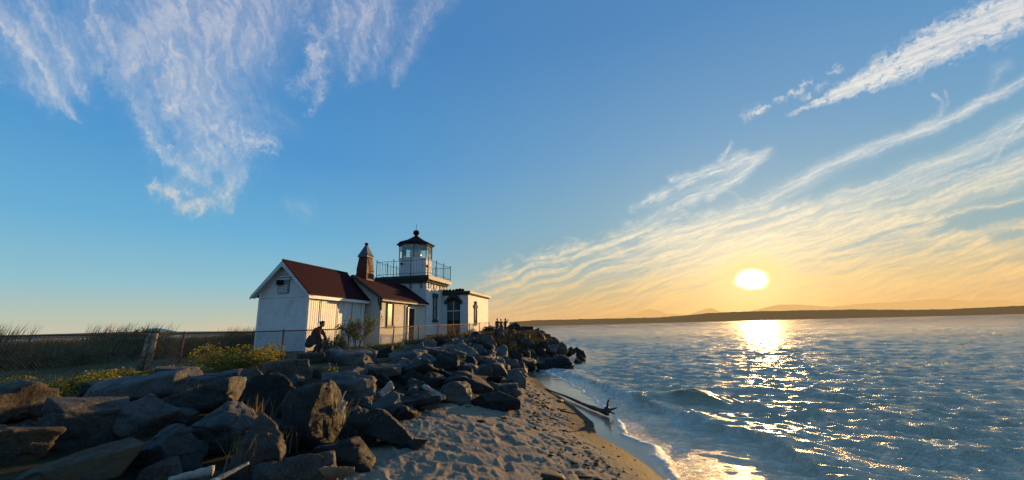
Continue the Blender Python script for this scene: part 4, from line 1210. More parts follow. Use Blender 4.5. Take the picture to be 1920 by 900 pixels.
# bbox on the survey photo, tone, style, label
ROCKS = [
    ((-90, 712, 104, 812), 'b', 'block', 'big sunlit brown slab rising to a sharp corner at the left end of the bank', (0, -.25, .2)),
    ((58, 742, 226, 848), 'g', 'block', 'broad grey boulder with pale lichen spots beside the brown slab', (.1, .1, .3)),
    ((196, 740, 332, 826), 'g', 'point', 'grey boulder with a pointed top and dark front in the left foreground', (.2, .1, .5)),
    ((148, 696, 336, 758), 'g', 'slab', 'long flat dark boulder with light top behind the pointed boulder', (.05, .06, .1)),
    ((294, 710, 452, 784), 'g', 'slab', 'flat topped slab with a sunlit right end below the yellow bush', (.05, -.06, -.2)),
    ((328, 758, 474, 862), 'g', 'round', 'rounded grey green boulder with smooth dome in the left foreground', (0, 0, 0)),
    ((226, 798, 380, 890), 'g', 'point', 'smooth grey boulder with a steep ridge under the rounded boulder', (.3, .2, 1.0)),
    ((20, 848, 240, 930), 'w', 'round', 'low weedy brown boulder cut by the bottom edge at left', (0, 0, 0)),
    ((-60, 796, 102, 872), 'w', 'block', 'golden brown weed covered rock at the left edge', (.1, .2, .4)),
    ((248, 866, 332, 915), 'b', 'round', 'small brown stone near the bottom edge beside the white driftwood log', (0, 0, 0)),
    ((283, 688, 376, 724), 'g', 'slab', 'low grey slab just under the weathered twin fence post', (.0, .08, .3)),
    ((348, 697, 448, 724), 'g', 'slab', 'thin dark slab in front of the yellow bush', (.1, -.05, .6)),
    ((142, 718, 194, 754), 'd', 'block', 'small dark rock in front of the yellow daisies', (.1, .1, .4)),
    ((444, 686, 506, 744), 'g', 'wedge', 'grey rock with a thin sunlit right edge beside the dark boulders', (.1, .1, .2)),
    ((484, 676, 580, 722), 'b', 'block', 'brown square boulder below the rusty fence post', (.05, .03, .25)),
    ((446, 698, 580, 800), 'd', 'round', 'large black boulder behind the biggest black boulder', (0, 0, 0)),
    ((522, 716, 644, 856), 'd', 'round', 'biggest black boulder, near spherical, in the middle of the bank', (0, 0, .5)),
    ((602, 700, 700, 780), 'g', 'wedge', 'grey green slab leaning right with a sunlit lower edge', (.1, .5, .1)),
    ((608, 716, 660, 776), 'g', 'block', 'grey block wedged behind the biggest black boulder', (.2, .2, .3)),
    ((638, 768, 708, 850), 'd', 'wedge', 'narrow dark rock leaning on the biggest black boulder', (.1, .5, .2)),
    ((672, 768, 768, 846), 'd', 'wedge', 'dark brown boulder at the edge of the sand', (.0, .35, .1)),
    ((588, 826, 696, 882), 'd', 'round', 'low dark boulder lying on the sand at the foot of the bank', (0, 0, 0)),
    ((686, 738, 750, 786), 'g', 'block', 'grey block under the white driftwood stump', (.1, -.2, .3)),
    ((736, 740, 824, 775), 'd', 'wedge', 'low dark wedge of rock running out onto the sand', (0, .25, .1)),
    ((670, 684, 748, 716), 'b', 'slab', 'square cut brown slab in the middle of the bank', (0, .0, .15)),
    ((620, 656, 704, 688), 'g', 'block', 'square grey block with a dark front below the small tree', (0, .0, .2)),
    ((590, 650, 652, 686), 'g', 'point', 'pointed blue grey rock at the feet of the crouching person', (.1, .2, .3)),
    ((556, 662, 604, 688), 'b', 'block', 'small tan lit rock left of the pointed blue grey rock', (.1, 0, .2)),
    ((652, 652, 704, 684), 'b', 'block', 'brown rock with rusty face behind the square grey block', (.1, .1, .4)),
    ((698, 648, 736, 676), 'd', 'block', 'dark rock under the cream wing wall', (.1, .1, .4)),
    ((738, 672, 778, 704), 'g', 'point', 'grey triangular rock with a sunlit right tip', (.1, .2, .4)),
    ((773, 671, 814, 708), 'g', 'wedge', 'grey leaning rock with a thin pinkish edge', (.1, .5, .2)),
    ((751, 693, 794, 728), 'd', 'point', 'dark rough rock above the pale stones', (.1, .1, .4)),
    ((788, 698, 836, 732), 'd', 'block', 'dark mossy rock just left of the big rust brown boulder', (.1, .3, .4)),
    ((828, 700, 920, 741), 'd', 'wedge', 'big rust brown boulder sloping down to the sand', (.0, .25, .1)),
    ((886, 734, 970, 770), 'd', 'point', 'dark green grey boulder alone on the sand', (.0, .2, .1)),
    ((782, 648, 838, 678), 'g', 'wedge', 'grey boulder with a bright sunlit end at mid bank', (.1, -.3, .2)),
    ((838, 636, 866, 658), 'g', 'point', 'small pyramid shaped rock below the annex door', (.1, .1, .2)),
    ((836, 654, 872, 684), 'b', 'wedge', 'rock with two sunlit tan faces below the pyramid shaped rock', (.1, -.4, .5)),
    ((848, 674, 872, 692), 'b', 'block', 'small square tan lit rock in the middle bank', (.1, -.1, .5)),
    ((892, 683, 922, 704), 'g', 'block', 'pale grey square block at the foot of the bank by the sand', (.0, -.1, .2)),
    ((866, 682, 896, 702), 'g', 'block', 'dull grey block left of the pale grey square block', (.1, .1, .3)),
    ((728, 656, 792, 680), 'g', 'slab', 'stack topping flat slab with pale edges at mid bank', (.05, .1, .2)),
    ((788, 636, 822, 658), 'g', 'slab', 'flat grey slab under the tower wall', (.1, .0, .2)),
    ((762, 824, 802, 847), 'd', 'round', 'small dark stone alone on the near sand', (0, 0, 0)),
    ((424, 782, 530, 930), 'b', 'wedge', 'tall brown rough rock tilting up at the bottom of the picture', (.2, -.6, .4)),
    ((474, 850, 622, 940), 'b', 'slab', 'grey brown slab at the bottom edge beside the sand', (.1, .25, .3)),
    ((508, 786, 566, 856), 'd', 'block', 'dark rock behind the dry grass stems', (.1, .1, .2)),
    ((922, 719, 970, 738), 'g', 'slab', 'small flat grey rock on the sand behind the lone boulder', (.1, 0, .1)),
    ((944, 727, 976, 746), 'b', 'wedge', 'low brown rock right of the small flat grey rock', (.1, .1, .2)),
    ((918, 680, 950, 710), 'g', 'wedge', 'grey rock leaning with a tan streak at the foot of the point', (.1, .4, .2)),
    ((938, 674, 972, 702), 'b', 'block', 'reddish brown block at the foot of the point', (.1, .1, .2)),
    ((1022, 666, 1074, 694), 'd', 'block', 'big black rock standing in the surf off the point', (.0, .0, .2)),
    ((1052, 686, 1084, 700), 'd', 'wedge', 'low black rock in the surf in front of the big black rock', (.0, .2, .2)),
    ((1021, 634, 1050, 660), 'b', 'slab', 'upright slab with a bright sunlit face at the tip of the point', (.0, -.7, .3)),
    ((1042, 642, 1064, 670), 'b', 'wedge', 'angular rock with sunlit facets at the tip of the point', (.3, -.6, .4)),
    ((1060, 650, 1080, 670), 'd', 'point', 'black peaked rock farthest out on the point', (.0, .1, .4)),
    ((978, 677, 1003, 691), 'd', 'round', 'small wet rock with a shiny top by the swash', (0, 0, 0)),
    ((1006, 680, 1028, 692), 'd', 'slab', 'flat wet rock left of the big black surf rock', (0, 0, 0)),
    ((952, 605, 976, 622), 'd', 'round', 'round dark boulder on the skyline beside the three people', (0, 0, 0)),
    ((972, 612, 1000, 630), 'd', 'block', 'dark boulder on the skyline right of the round one', (.1, .1, .2)),
    ((994, 620, 1022, 640), 'd', 'wedge', 'sloping dark boulder where the skyline of the point drops', (.1, .3, .2)),
    ((586, 690, 604, 712), 'b', 'block', 'small tan upright stone under the green sprigs', (.0, .1, .2)),
]
HEADLAND_Y = {1022: 24.0, 1052: 23.2, 1021: 30.5, 1042: 29.5, 1060: 33, 978: 22.6, 1006: 23.6, 952: 40, 972: 38.5, 994: 36.5}
PLACED = []
for i, (bb, tone, style, label, tilt) in enumerate(ROCKS):
    x0, y0, x1, y1 = bb
    cx, cy = (x0 + x1) / 2, (y0 + y1) / 2
    hp = y1 - y0
    Y = HEADLAND_Y.get(x0) or find_depth(cx, cy, hp)
    c = at_y(cx, cy, Y)
    # apparent size -> metres
    a = at_y(x0, cy, Y); b = at_y(x1, cy, Y)
    azr = math.atan2(c[0], c[1])
    w = float(np.linalg.norm(b - a)) * math.cos(azr) * 1.08
    h = float(at_y(cx, y0, Y)[2] - at_y(cx, y1, Y)[2])
    dpt = {'slab': .85, 'block': .8, 'round': .9, 'point': .85, 'wedge': .8}[style] * min(w, 1.6 * h + .3 * w)
    gz = ground_z(c[0], c[1])
    hh = max(h, (c[2] + h / 2) - (gz - .06))          # reach down into the ground
    sub = 6 if Y < 5.5 and w > .7 else (5 if Y < 14 else 4)
    P, F = rock_shape(100 + i * 7, sub, style, (w * 1.04, dpt, hh * 1.04), tilt, rough=.9)
    zc = (c[2] + h / 2) - hh / 2
    loc = (c[0], c[1] + dpt * .12, zc)
    rock('boulder', P, F, RM[tone], loc, label, rz=-azr)
    PLACED.append((loc[0], loc[1], max(w, dpt) / 2))

# the rest of the bank: riprap filling the gaps, each one its own rock
proto = []
for k in range(14):
    st = ['block', 'wedge', 'point', 'slab', 'round'][k % 5]
    P, F = rock_shape(900 + k, 4, st, (1, .85, {'slab': .5, 'block': .75}.get(st, .8)), (.2 * (k % 3), .15 * (k % 4), k), 1.0)
    proto.append((P, F))
PMESH = {}
rr = random.Random(21)


def riprap(x, y, s, tone, grp, lab, zlift=.15):
    k = rr.randrange(14)
    key = (k, tone)
    if key not in PMESH: PMESH[key] = np_mesh('boulder', proto[k][0], proto[k][1], RM[tone])
    o = put(bpy.data.objects.new('boulder', PMESH[key]))
    o.location = (x, y, ground_z(x, y) + s * zlift)
    o.rotation_euler = (rr.uniform(-.4, .4), rr.uniform(-.4, .4), rr.uniform(0, 6.28))
    o.scale = (s * rr.uniform(.85, 1.2), s * rr.uniform(.85, 1.2), s * rr.uniform(.7, 1.1))
    tag(o, lab, 'rock', grp)
    PLACED.append((x, y, s * .5))


cand = []
tries = 0
while len(cand) < 225 and tries < 60000:
    tries += 1
    Y = 3.2 + (46 - 3.2) * rr.random() ** .9
    X = rr.uniform(-9.5, 6)
    db = float(sdist(np.array([X]), np.array([Y]), TOE)[0])
    lim = 3.9 if Y < 14 else (4.6 if Y < 22 else 4.2)
    if db < .1 or db > lim: continue
    if Y < 19 and X < -10.2: continue
    if X < -6.8 and Y > 12: continue
    hx, hy = X + 6.77, Y - 31.43
    la = hx * .982 - hy * .191; lb = hx * .191 + hy * .982
    if la < 3.2 and lb > -7.6 and lb < 11: continue
    s = rr.uniform(.35, .95) * (1.25 if Y > 14 else 1) * (1.1 if Y > 24 else 1)
    if Y < 9.5: s = rr.uniform(.22, .55)
    if any((X - a) ** 2 + (Y - b) ** 2 < (.42 * s + (.75 if Y < 9.5 else .62) * r_) ** 2 for a, b, r_ in PLACED): continue
    cand.append(1)
    if Y < 12: lab, grp = 'small brown or grey stone filling a gap between the large near boulders', 'stones between the near boulders'
    elif Y < 24: lab, grp = 'angular boulder among many in the bank below the buildings', 'boulders in the bank below the buildings'
    else: lab, grp = 'dark boulder in the bank of the point beyond the lighthouse', 'dark boulders along the point'
    riprap(X, Y, s, rr.choice('ggbd') if Y < 24 else rr.choice('ddbd'), grp, lab)
print('riprap', len(cand), tries)
# wet stones in the surf off the point
for (x, y, s) in [(1.7, 23.4, .35), (2.5, 24.6, .5), (3.5, 25.2, .6), (4.4, 28.0, .9), (5.0, 31.5, 1.0), (5.3, 35, 1.0), (1.2, 22.3, .3), (4.0, 26.6, .7), (3.0, 22.6, .3)]:
    riprap(x, y, s, 'd', 'wet rocks in the surf off the point', 'black wet rock awash in the surf off the point', .25)
# ------------------------------------------------------------------ fences
def on_fence(px, py_rail, Y): return at_y(px, py_rail, Y)


def make_fence():
    root = empty('chain_link_fence', (-12.3, 14.2, 0), 'rusty chain link fence with pipe top rail running from the left foreground to the lighthouse', 'fence')
    off = Vector(root.location)
    pts = [(-70, 631, 11.2), (285, 626.5, 14.2), (346, 625, 15.3), (532, 620.5, 17.4), (655, 616.5, 19.6), (739, 613.5, 23.4), (785, 611.5, 26.2), (822, 609.5, 28.6), (852, 608.5, 31.0), (880, 607.5, 33.4), (899, 606, 35.6), (917, 604.5, 38)]
    W = [Vector(tuple(at_y(*p))) for p in pts]
    loc = lambda v: tuple(Vector(v) - off)
    MB().tube([loc(w) for w in W], .026, 8).build('top_rail', MAT['rust'], root, smooth=True)
    for i, w in enumerate(W):
        if i in (0,): continue
        gz = ground_z(w.x, w.y) - .15
        if i == 1:
            continue
        lean = [0, 0, -.06, 0, 0, -.05, 0, 0, 0, 0, 0, 0][i]
        p = MB().tube([loc((w.x + lean, w.y, gz)), loc((w.x, w.y, w.z + .03))], .033, 8)
        p.lathe([(.03, w.z - off.z + .02), (.042, w.z - off.z + .04), (.02, w.z - off.z + .075)], 8, w.x - off.x, w.y - off.y)
        p.build('post', MAT['rust'], root, smooth=True)
    # diamond mesh, real wires
    mb = MB(); rad = .0055
    for a, b in zip(W[:-1], W[1:]):
        L = (b - a).to_2d().length; d = (b - a) / L
        n = int(L / .085)
        g0 = ground_z(a.x, a.y) + .04; g1 = ground_z(b.x, b.y) + .04
        for k in range(n + 14):
            for s in (1, -1):
                # line leaves the rail at u0 and runs down at a slant
                u0 = k * L / n; H0 = 1.18; run = .78
                u1 = u0 - run if s > 0 else u0 + run
                uu0, uu1 = u0, u1
                f0, f1 = 0.0, 1.0
                if s > 0:
                    if u0 > L: f0 = (u0 - L) / run
                    if u1 < 0: f1 = u0 / run
                else:
                    u0 -= run; u1 = u0 + run
                    if u0 < 0: f0 = -u0 / run
                    if u1 > L: f1 = (L - u0) / run
                if f1 - f0 < .02: continue
                def P(f):
                    u = u0 + (u1 - u0) * f
                    base = a + d * u
                    gz = g0 + (g1 - g0) * u / L
                    zt = base.z - .02
                    return (base.x - off.x, base.y - off.y + .035 * (1 if s > 0 else 1.1), zt + (gz - zt) * f)
                mb.tube([P(f0), P(f1)], rad if a.y < 19 else .0022, 3, cap=False)
    mb.build('chain_link_mesh', MAT['wire'], root)
    # the twin old posts, leaning apart with peeling skins
    w = W[1]; gz = ground_z(w.x, w.y) - .2
    for s, r1 in ((-1, .10), (1, .09)):
        p = MB().tube([loc((w.x - .11 + s * .11 + (-.03 if s < 0 else .0), w.y, gz)), loc((w.x - .02 + s * .09, w.y, gz + .8)), loc((w.x + .03 + s * .085, w.y, w.z + .02))], [r1 * 1.05, r1, r1 * .95], 10)
        p.build('weathered_post', MAT['oldwood'], root, smooth=True)


MAT['wire'] = surf('rusty_wire', (.17, .14, .12), (.10, .07, .055), 10, .6, 0, metallic=.4)
MAT['galv'] = surf('galvanised_wire', (.20, .22, .22), (.12, .13, .13), 10, .5, 0, metallic=.5)
MAT['oldwood'] = surf('peeling_old_wood', (.34, .24, .15), (.15, .08, .05), 9, .85, .7, .01, c3=(.38, .33, .27), s3=6)
make_fence()


def make_far_fence():
    root = empty('far_wire_fence', (-20, 21, 0), 'thin grey wire fence with pale posts in front of the dark scrub at left', 'fence')
    off = Vector(root.location)
    P = [(-120, 634, 16), (58, 632.5, 17.5), (232, 630.5, 21), (340, 628, 24), (430, 626, 26)]
    W = [Vector(tuple(at_y(*p))) for p in P]
    for w in W: w.z -= .03
    MB().tube([tuple(w - off) for w in W], .014, 5).build('top_wire', MAT['galv'], root)
    for w in W[1:]:
        MB().tube([(w.x - off.x - .05, w.y - off.y, ground_z(w.x, w.y) - .1), tuple(w - off)], .03, 6).build('post', MAT['galv'], root)
    mb = MB()
    for k in range(1, 5):
        mb.tube([(w.x - off.x, w.y - off.y, w.z - .22 * k) for w in W], .004, 3)
    mb.build('line_wires', MAT['galv'], root)


make_far_fence()


# ------------------------------------------------------------------ vegetation
def leaf_mat(name, c1, c2, c3=None, scale=3.0, trans=.25, rough=.6):
    m, t, p = new_mat(name)
    geo = t.n('ShaderNodeNewGeometry')
    rnd = geo.outputs['Random Per Island']
    c = t.mix(rnd, c1, c2)
    if c3: c = t.mix(t.ss(rnd, .82, .9), c, c3)
    tc = t.n('ShaderNodeTexCoord').outputs['Object']
    c = t.mix(t.ss(t.noise(tc, scale, 3, .5), .35, .65, 0, .5), c, tuple(x * .45 for x in c1))
    t.set(p.inputs['Base Color'], c); p.inputs['Roughness'].default_value = rough; p.inputs['Specular IOR Level'].default_value = .25
    tl = t.n('ShaderNodeBsdfTranslucent'); t.set(tl.inputs[0], c)
    mx = t.n('ShaderNodeMixShader'); mx.inputs[0].default_value = trans
    t.links.new(p.outputs[0], mx.inputs[1]); t.links.new(tl.outputs[0], mx.inputs[2])
    t.links.new(mx.outputs[0], t.nodes['Material Output'].inputs[0])
    return m


LM = {
    'scrub': leaf_mat('dark_scrub_leaves', (.12, .11, .035), (.21, .175, .055), (.32, .22, .085), trans=.45),
    'grass': leaf_mat('dune_grass', (.13, .12, .045), (.23, .18, .075), (.32, .25, .12)),
    'drygrass': leaf_mat('dry_grass', (.20, .15, .07), (.30, .23, .12)),
    'yel': leaf_mat('yellow_petals', (.80, .52, .04), (.85, .60, .08), (.8, .68, .35), trans=.3),
    'herb': leaf_mat('yellow_green_leaves', (.13, .15, .022), (.24, .22, .035), (.36, .27, .05), trans=.35),
    'leaf': leaf_mat('shrub_leaves', (.10, .125, .035), (.18, .19, .055), (.26, .21, .07), trans=.3),
    'stem': surf('plant_stem', (.09, .06, .035), (.05, .035, .02), 10, .8, 0),
    'brush': leaf_mat('headland_brush', (.05, .045, .018), (.085, .065, .028), (.12, .09, .04)),
}


def quads(P, U, Vv):
    "leaf quads: centres P, half axes U,V -> pointed 4-vertex leaves"
    n = len(P)
    V = np.stack([P - U, P + Vv, P + U, P - Vv], 1).reshape(-1, 3)
    F = np.arange(n * 4).reshape(n, 4)
    return V, F


def leaves(name, rng, centres, size, mat, parent=None, aspect=.45, up=.3):
    n = len(centres)
    u = rng.normal(0, 1, (n, 3)); u[:, 2] += up * 2; u /= np.linalg.norm(u, axis=1)[:, None]
    w = rng.normal(0, 1, (n, 3)); v = np.cross(u, w); v /= np.linalg.norm(v, axis=1)[:, None]
    s = size * rng.uniform(.6, 1.3, (n, 1))
    V, F = quads(centres, u * s, v * s * aspect)
    me = np_mesh(name, V, F, mat, smooth=False)
    return put(bpy.data.objects.new(name, me), parent)


def blades(name, rng, base, height, mat, parent=None, lean=.3, width=.006, wind=(.25, 0)):
    "curved grass blades, 3 segments"
    n = len(base)
    h = height * rng.uniform(.5, 1.15, n)
    a = rng.uniform(0, 2 * math.pi, n); l = rng.uniform(.1, 1, n) * lean
    dx = np.cos(a) * l + wind[0]; dy = np.sin(a) * l + wind[1]
    sx = -np.sin(a + 1.1); sy = np.cos(a + 1.1)
    V = np.zeros((n, 7, 3))
    for k, f in enumerate((0, .4, .75)):
        wv = width * (1 - .55 * f)
        for j, s in enumerate((-1, 1)):
            V[:, 2 * k + j, 0] = base[:, 0] + dx * h * f ** 1.8 + s * sx * wv
            V[:, 2 * k + j, 1] = base[:, 1] + dy * h * f ** 1.8 + s * sy * wv
            V[:, 2 * k + j, 2] = base[:, 2] + h * f * (1 - .15 * f)
    V[:, 6, 0] = base[:, 0] + dx * h; V[:, 6, 1] = base[:, 1] + dy * h; V[:, 6, 2] = base[:, 2] + h * .9
    b = (np.arange(n) * 7)[:, None]
    F = np.concatenate([b + np.array([[0, 1, 3]]), b + np.array([[0, 3, 2]]), b + np.array([[2, 3, 5]]), b + np.array([[2, 5, 4]]), b + np.array([[4, 5, 6]])])
    me = np_mesh(name, V.reshape(-1, 3), F, mat, smooth=False)
    return put(bpy.data.objects.new(name, me), parent)


def blob_points(rng, n, rx, ry, h, lumps=7, flat=.3):
    "points in a lumpy dome"
    L = rng.uniform(-1, 1, (lumps, 3)) * np.array([rx * .7, ry * .7, 0]) + np.array([0, 0, 0])
    hh = h * rng.uniform(.45, 1.0, lumps); hh[0] = h
    k = rng.integers(0, lumps, n)
    d = rng.normal(0, 1, (n, 3)); d /= np.linalg.norm(d, axis=1)[:, None]
    r = rng.uniform(.55, 1, (n, 1)) ** .5
    sz = np.stack([np.full(lumps, rx * .42), np.full(lumps, ry * .42), hh * .5], -1)
    P = L[k] + d * r * sz[k]
    P[:, 2] += hh[k] * .5
    P[:, 2] = np.maximum(P[:, 2], .02)
    return P


def bush(name, px, py, Y, wpx, hpx, label, cat, leafm, nl, size, group=None, flowers=0, seed=1, stems=6, asp=.45, base=None, fsize=.035, ry=None):
    rng = np.random.default_rng(seed)
    c = at_y(px, py, Y)
    z = ground_z(c[0], c[1]) if base is None else base
    w = wpx * Y / 760; h = hpx * Y / 765
    r = empty(name, (c[0], c[1], z), label, cat, group)
    P = blob_points(rng, nl, w / 2 * .95, (ry or w / 2 * .8), h, 9)
    leaves('foliage', rng, P, size, leafm, r, asp)
    mb = MB()
    for k in range(stems):
        a = rng.uniform(0, 6.28); q = rng.uniform(.1, .7)
        x, y = math.cos(a) * q * w / 2, math.sin(a) * q * w / 2 * .8
        mb.tube([(x * .3, y * .3, -.1), (x * .8, y * .8, h * .45), (x, y, h * .85)], [.014, .009, .004], 4, cap=False)
    mb.build('stem', LM['stem'], r)
    if flowers:
        idx = rng.choice(len(P), flowers)
        Q = P[idx].copy(); Q[:, 2] += h * .10 * rng.random(flowers) + .02
        sel = Q[:, 2] > h * .35; Q = Q[sel]
        # each head is a small disc of six petals drawn as crossed quads
        Q3 = np.repeat(Q, 3, 0) + rng.normal(0, .004, (len(Q) * 3, 3))
        n = len(Q3)
        ang = np.tile(np.array([0, 1.05, 2.1]), len(Q)) + rng.uniform(0, 1, n)
        tl = rng.normal(0, .35, (n, 2))
        u = np.stack([np.cos(ang), np.sin(ang), tl[:, 0]], -1); v = np.stack([-np.sin(ang), np.cos(ang), tl[:, 1]], -1)
        V, F = quads(Q3, u * fsize, v * fsize * .6)
        me = np_mesh('flower_heads', V, F, LM['yel'], smooth=False)
        put(bpy.data.objects.new('flower_heads', me), r)
    return r


# yellow flowering clumps along the fence
bush('flowering_bush', 446, 690, 13.4, 150, 46, 'large yellow flowering bush in front of the fence below the shed', 'bush', LM['herb'], 5200, .035, flowers=620, seed=3, stems=12)
bush('flowering_bush', 500, 692, 14.2, 60, 44, 'smaller pale yellow flowering bush against the right side of the large one', 'bush', LM['herb'], 1500, .035, flowers=220, seed=4)
bush('flowering_plant', 110, 738, 8.6, 170, 42, 'spreading clump of small yellow daisies behind the left boulders', 'flowers', LM['herb'], 3000, .028, flowers=150, seed=5, fsize=.028)
bush('flowering_plant', 168, 732, 9.0, 50, 36, 'upright yellow daisies at the right end of the spreading clump', 'flowers', LM['herb'], 700, .026, flowers=60, seed=6, fsize=.028)
bush('flowering_plant', 222, 700, 12.2, 60, 14, 'low yellow flowers between the left clump and the twin posts', 'flowers', LM['herb'], 500, .028, flowers=90, seed=7)
bush('flowering_plant', 292, 700, 12.2, 80, 12, 'low yellow flowers at the foot of the twin fence posts', 'flowers', LM['herb'], 700, .028, flowers=130, seed=8)
bush('flowering_plant', 334, 698, 12.6, 40, 18, 'tufted yellow flowers right of the twin fence posts', 'flowers', LM['herb'], 500, .028, flowers=70, seed=9)
bush('green_sprig', 595, 700, 10.5, 14, 22, 'small bright green leafy sprig between the mid boulders', 'plant', LM['herb'], 160, .03, seed=10, stems=3)
bush('green_sprig', 622, 703, 10.5, 26, 26, 'wider yellow green leafy sprig right of the small one', 'plant', LM['herb'], 300, .03, seed=11, stems=4)
bush('low_weed', 672, 722, 9.8, 34, 18, 'low dark green weed growing between the central boulders', 'plant', LM['leaf'], 400, .028, seed=12)
bush('flowering_plant', 868, 630, 27.5, 34, 12, 'yellow topped bush on the rocks below the annex door', 'flowers', LM['herb'], 1200, .06, flowers=200, seed=13, fsize=.07)
bush('flowering_plant', 885, 652, 24.5, 20, 8, 'small yellow tuft on the rocks below the yellow topped bush', 'flowers', LM['herb'], 300, .05, flowers=50, seed=14, fsize=.05)
bush('shrub', 628, 652, 19.9, 46, 40, 'dense green shrub in front of the corrugated shed wall', 'bush', LM['leaf'], 1900, .055, seed=15, stems=9)
bush('shrub', 614, 655, 19.5, 24, 34, 'narrow leafy shrub beside the crouching person', 'bush', LM['leaf'], 700, .05, seed=16, stems=5)
for i, (px, w, h, Y) in enumerate([(700, 60, 9, 21.5), (735, 60, 8, 22.5), (775, 50, 8, 25), (812, 40, 8, 27), (660, 50, 9, 20.3)]):
    lab = ['low weeds at the foot of the cream wing corner', 'low weeds under the wing window', 'low weeds by the side door step', 'low weeds under the tower window', 'low weeds at the foot of the small tree'][i]
    bush('weed_patch', px, 645, Y, w, h * 1.4, lab, 'weeds', LM['herb'] if i % 2 else LM['leaf'], 700, .05, seed=30 + i)


# the young tree in front of the shed
def small_tree():
    rng = np.random.default_rng(77)
    Y = 20.2
    base = at_y(668, 652, Y); gz = ground_z(base[0], base[1])
    r = empty('young_tree', (base[0], base[1], gz), 'slender young tree with loose leafy branches in front of the drainpipe of the shed', 'tree')
    pts = []
    mb = MB()
    def limb(p, d, l, rad, depth):
        n = 4; q = [Vector(p)]
        for i in range(n):
            d = (d + Vector(tuple(rng.normal(0, .14, 3))) + Vector((0, 0, .05))).normalized()
            q.append(q[-1] + d * (l / n))
        mb.tube(q, [rad * (1 - .6 * i / n) for i in range(n + 1)], 5, cap=False)
        if depth == 0:
            for k in range(46):
                f = rng.uniform(.2, 1.05)
                b = Vector(q[0]).lerp(q[-1], min(f, 1))
                pts.append(tuple(b + Vector(tuple(rng.normal(0, .085, 3)))))
            return
        for k in range(3 if depth == 2 else 3):
            f = rng.uniform(.45, 1)
            b = q[min(n, int(f * n))]
            dd = (d + Vector((rng.normal(0, .8), rng.normal(0, .6), rng.uniform(-.15, .5)))).normalized()
            limb(b, dd, l * .6, rad * .5, depth - 1)
    for dx, l in ((-.18, 1.15), (.02, 1.35), (.22, 1.2)):
        limb((dx * .3, 0, -.1), Vector((dx * .5, 0, 1)).normalized(), l, .035, 2)
    limb((.05, 0, .9), Vector((.75, 0, .62)).normalized(), 1.0, .02, 1)
    limb((0, 0, .9), Vector((-.55, 0, .7)).normalized(), .7, .02, 1)
    mb.build('trunk', LM['stem'], r)
    leaves('crown', rng, np.array(pts), .062, LM['leaf'], r, .42, .1)


small_tree()

# dark scrub beyond the fence: each bush a thing
specs = [(-60, 15.5, 190, 66, 'wind bent bush of brown grass at the far left edge of the picture'), (40, 15.5, 190, 62, 'scrub bush behind the leftmost pale fence post'), (120, 17, 130, 56, 'scrub bush with dark base right of the leftmost pale post'), (235, 20.5, 150, 66, 'tallest scrub bush topped with feathery grass left of the twin posts'),
         (180, 19, 120, 48, 'low scrub bush under the feathery grass bush'), (320, 20.5, 120, 52, 'scrub bush behind the twin fence posts'), (395, 21, 110, 52, 'scrub bush between the twin posts and the shed'), (455, 22, 80, 54, 'scrub bush pressed against the left wall of the shed'), (30, 24, 160, 46, 'second row scrub bush far behind the left fence'), (150, 26, 160, 42, 'second row scrub bush behind the dark based bush'), (290, 27, 160, 40, 'second row scrub bush under the distant blue hill'), (410, 28, 160, 40, 'second row scrub bush just left of the shed')]
for i, (px, Y, w, h, lab) in enumerate(specs):
    rng = np.random.default_rng(200 + i)
    c = at_y(px, 640, Y); gz = ground_z(c[0], c[1])
    W = w * Y / 760; topz = EYE + (.02 if i not in (0, 3, 7) else (.34 if i != 7 else .16)) + (-.06 if i in (4,) else 0) + (.03 * (Y - 20) / 6)
    H = (topz - gz) * (1, .94, .88, 1.04, .80, .86, .93, .98, .97, 1.0, .95, .98)[i]
    r = empty('scrub_bush', (c[0], c[1], gz), lab, 'bush', 'dark scrub bushes beyond the fence')
    P = blob_points(rng, 5200, W / 2, .9, H, 12)
    leaves('foliage', rng, P, .05, LM['scrub'], r, .35, .4)
    nb = 420
    B = np.stack([rng.uniform(-W / 2, W / 2, nb), rng.uniform(-.6, .6, nb), np.full(nb, H * .45)], -1)
    blades('grass_blades', rng, B, H * (.78 if i in (0, 3, 7) else .50), LM['grass'], r, .25, .009, (.28, 0))['kind'] = 'stuff'
    nb = 30
    B = np.stack([rng.uniform(-W / 2, W / 2, nb), rng.uniform(-.6, .6, nb), np.full(nb, H * .6)], -1)
    blades('seed_stalks', rng, B, H * (.66 if i in (0, 3, 7) else .46), LM['drygrass'], r, .18, .006, (.22, 0))['kind'] = 'stuff'

# uncountable grass: fence line, turf and point
rng = np.random.default_rng(400)


def grass_patch(name, poly, n, h, mat, label, lean=.35, width=.006, cond=None, wind=(.2, 0)):
    xs = rng.uniform(poly[0], poly[1], n * 3); ys = rng.uniform(poly[2], poly[3], n * 3)
    k = cond(xs, ys) if cond is not None else np.ones(n * 3, bool)
    xs, ys = xs[k][:n], ys[k][:n]
    z = base_z(xs, ys) - .01
    o = blades(name, rng, np.stack([xs, ys, z], -1), h, mat, None, lean, width, wind)
    return tag(o, label, 'grass', kind='stuff')


def upland(x, y):
    db = sdist(x, y, TOE)
    return (db > 3.6) & (fbm(x * .9, y * .9, 3, 77) > .46)


grass_patch('short_grass', (-24, -5.5, 9, 27), 26000, .11, LM['grass'], 'short dry turf behind the boulders and under the fence', .6, .006, upland)
grass_patch('tall_grass', (-20, -8, 16.2, 22), 3000, .30, LM['grass'], 'longer grass tufts in front of the dark scrub', .4, .007, lambda x, y: (fbm(x * 1.2, y * 1.2, 3, 79) > .52) & (x < -11.5))


